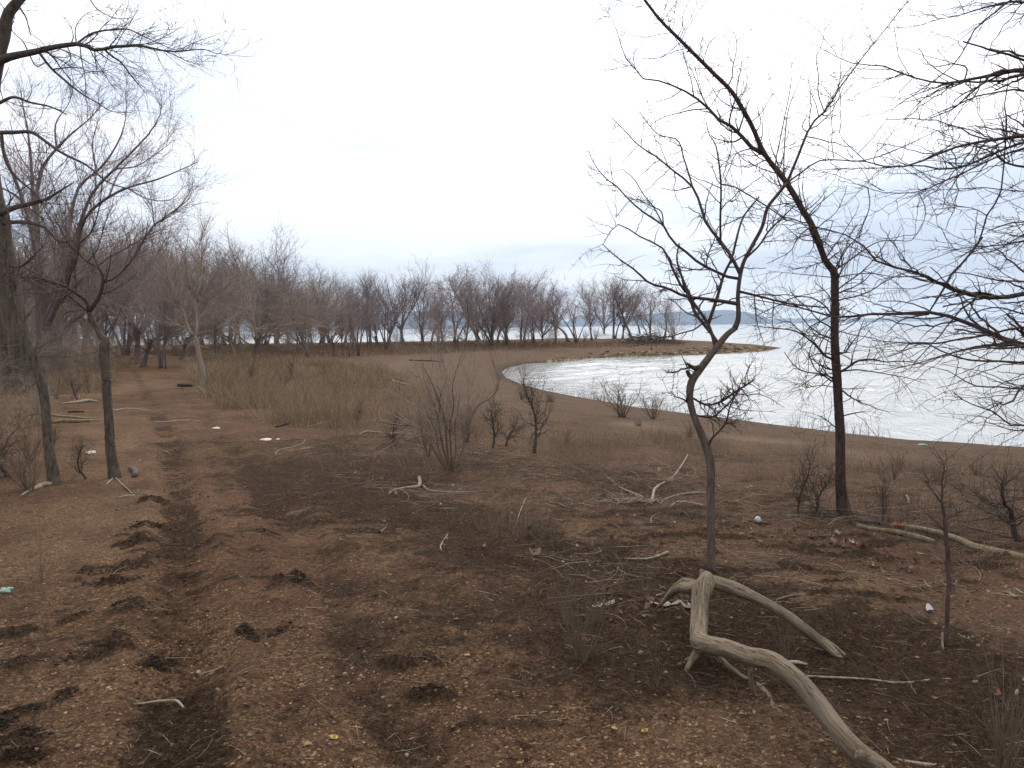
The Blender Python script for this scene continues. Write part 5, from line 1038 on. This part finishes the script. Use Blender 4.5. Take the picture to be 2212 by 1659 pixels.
PB = [(.14,.080,.045),(.19,.115,.065),(.10,.055,.033),(.20,.125,.07),(.16,.09,.058),(.13,.066,.040),(.25,.165,.09),(.075,.044,.029)]
P = ring(85000, 2.2, 10.); dk = fields(P[:,0], P[:,1])[0]; P = P[rng.random(len(P)) < np.clip(.85-dk*1.3, .04, 1)]
pebbles('gravel', 'fine brown gravel strewn over the track', P, .0026, .0115, PB)
P = ring(1000, 2.3, 14.); pebbles('small_stones', 'scattered ochre and tan stones on the ground', P, .005, .017, [(.17,.11,.07),(.16,.10,.056),(.25,.17,.08),(.13,.085,.06),(.19,.15,.115)])
# crumbly dark clods on the wheel track and mats
P = np.vstack([along(np.array(L), 260, .024) for L in clods]+[along(track1[3:-1], 900, .12), ring(900, 2.3, 9)]); pebbles('soil_crumbs', 'dark crumbs of soil along the wheel track', P, .003, .015, [(.022,.015,.011),(.035,.024,.017),(.05,.034,.024)], .5)
# dead leaves in drifts
def leaves(name, label, XY, pal, smin=.02, smax=.045):
    n = len(XY); K = 8; a0 = np.linspace(0, 2*math.pi, K, endpoint=False); s = rng.uniform(smin, smax, n)[:,None]
    rad = (1+.25*np.cos(a0*rng.integers(2,6,n)[:,None])+.12*rng.normal(size=(n,K)))*s; X = np.cos(a0)*rad; Y = np.sin(a0)*rad*rng.uniform(.4,.8,(n,1)); Z = (X**2+Y**2)/s*rng.uniform(-.5,.9,(n,1))+.006
    tl = rng.normal(size=(n,1))*.35; Z = Z+X*tl-np.minimum(0, (X*tl).min(1, keepdims=True)); a = rng.random((n,1))*6.28
    XX = X*np.cos(a)-Y*np.sin(a); YY = X*np.sin(a)+Y*np.cos(a); z = HG(XY[:,0], XY[:,1])[:,None]
    V = np.stack([XY[:,:1]+XX, XY[:,1:]+YY, z+Z], -1); ctr = V.mean(1, keepdims=True)-[0,0,.004]; V = np.concatenate([V, ctr], 1)
    b = (np.arange(n)*9)[:,None,None]; k = np.arange(K); T = (np.stack([np.full(K, 8), k, (k+1)%K], -1)[None]+b).reshape(-1,3); pal = np.array(pal)
    col = np.repeat(pal[rng.integers(0,len(pal),n)]*rng.uniform(.75,1.2,(n,1)), 9, 0); tag(link(name, mesh(name, V.reshape(-1,3), None, T, M['attr'], False, col)), label, None, None, 'stuff')
P = np.vstack([along(w2('D 1280,1300 1400,1320 1500,1300'), 45, .10), along(w2('D 1560,1140 1700,1160 1850,1180'), 110, .25), along(w2('D 1850,1190 2000,1260 2150,1300'), 80, .25), polyfill('D 700,1040 900,930 1500,1000 2212,1080 2212,1400 1500,1400', 260)])
leaves('leaf_litter', 'pale and rusty dead leaves scattered on the ground', P, [(.17,.13,.10),(.12,.08,.055),(.13,.055,.032),(.24,.19,.155),(.11,.045,.028),(.14,.10,.075)], .010, .028)
P = polyfill('D 300,900 900,880 1600,960 2212,1010 2212,1120 1500,1090 700,1100', 160)
leaves('pale_scraps', 'tiny pale shell and bark flakes scattered over the shore', P, [(.24,.20,.16),(.19,.155,.125)], .006, .016)
# reed mats and foam line on the far side of the bay
P = along(np.array([onplane(x, y-2, WZ+.1)[:2] for x, y in ((1200,781),(1223,779),(1270,774),(1337,771),(1470,767),(1560,764),(1640,759))]), 1500, .5); P = np.vstack([P, along(np.array([onplane(x, y-5, WZ+.2)[:2] for x, y in ((1337,771),(1470,767),(1560,764),(1660,757))]), 1100, 1.2)])
s = sdist(P); P = P[s > -.6]
pebbles('reed_mats', 'yellow-brown reed mats and flat stones piled along the far side of the bay', P, .08, .42, [(.19,.145,.085),(.13,.10,.06),(.09,.065,.045),(.23,.18,.11)], .25)

# ------------------------------------------------------------------ camera
cd = bpy.data.cameras.new('camera'); co = bpy.data.objects.new('camera', cd); C.objects.link(co); sc.camera = co
cd.sensor_width = 36; cd.lens = 36*FP/2212; cd.clip_start = .05; cd.clip_end = 40000
from mathutils import Matrix
bk = -fw; co.matrix_world = Matrix(((rt[0],up[0],bk[0],CAM[0]),(rt[1],up[1],bk[1],CAM[1]),(rt[2],up[2],bk[2],CAM[2]),(0,0,0,1)))
vs = sc.view_settings; vs.view_transform = 'Standard'; vs.look = 'None'; vs.exposure = 0; vs.gamma = 1
sc.render.engine = 'CYCLES'; cy = sc.cycles; cy.max_bounces = 5; cy.diffuse_bounces = 3; cy.glossy_bounces = 2; cy.volume_bounces = 1; cy.transmission_bounces = 2; cy.use_denoising = True; cy.denoiser = 'OPENIMAGEDENOISE'; cy.denoising_input_passes = 'RGB_ALBEDO_NORMAL'; cy.denoising_prefilter = 'NONE'
cy.sample_clamp_indirect = 4
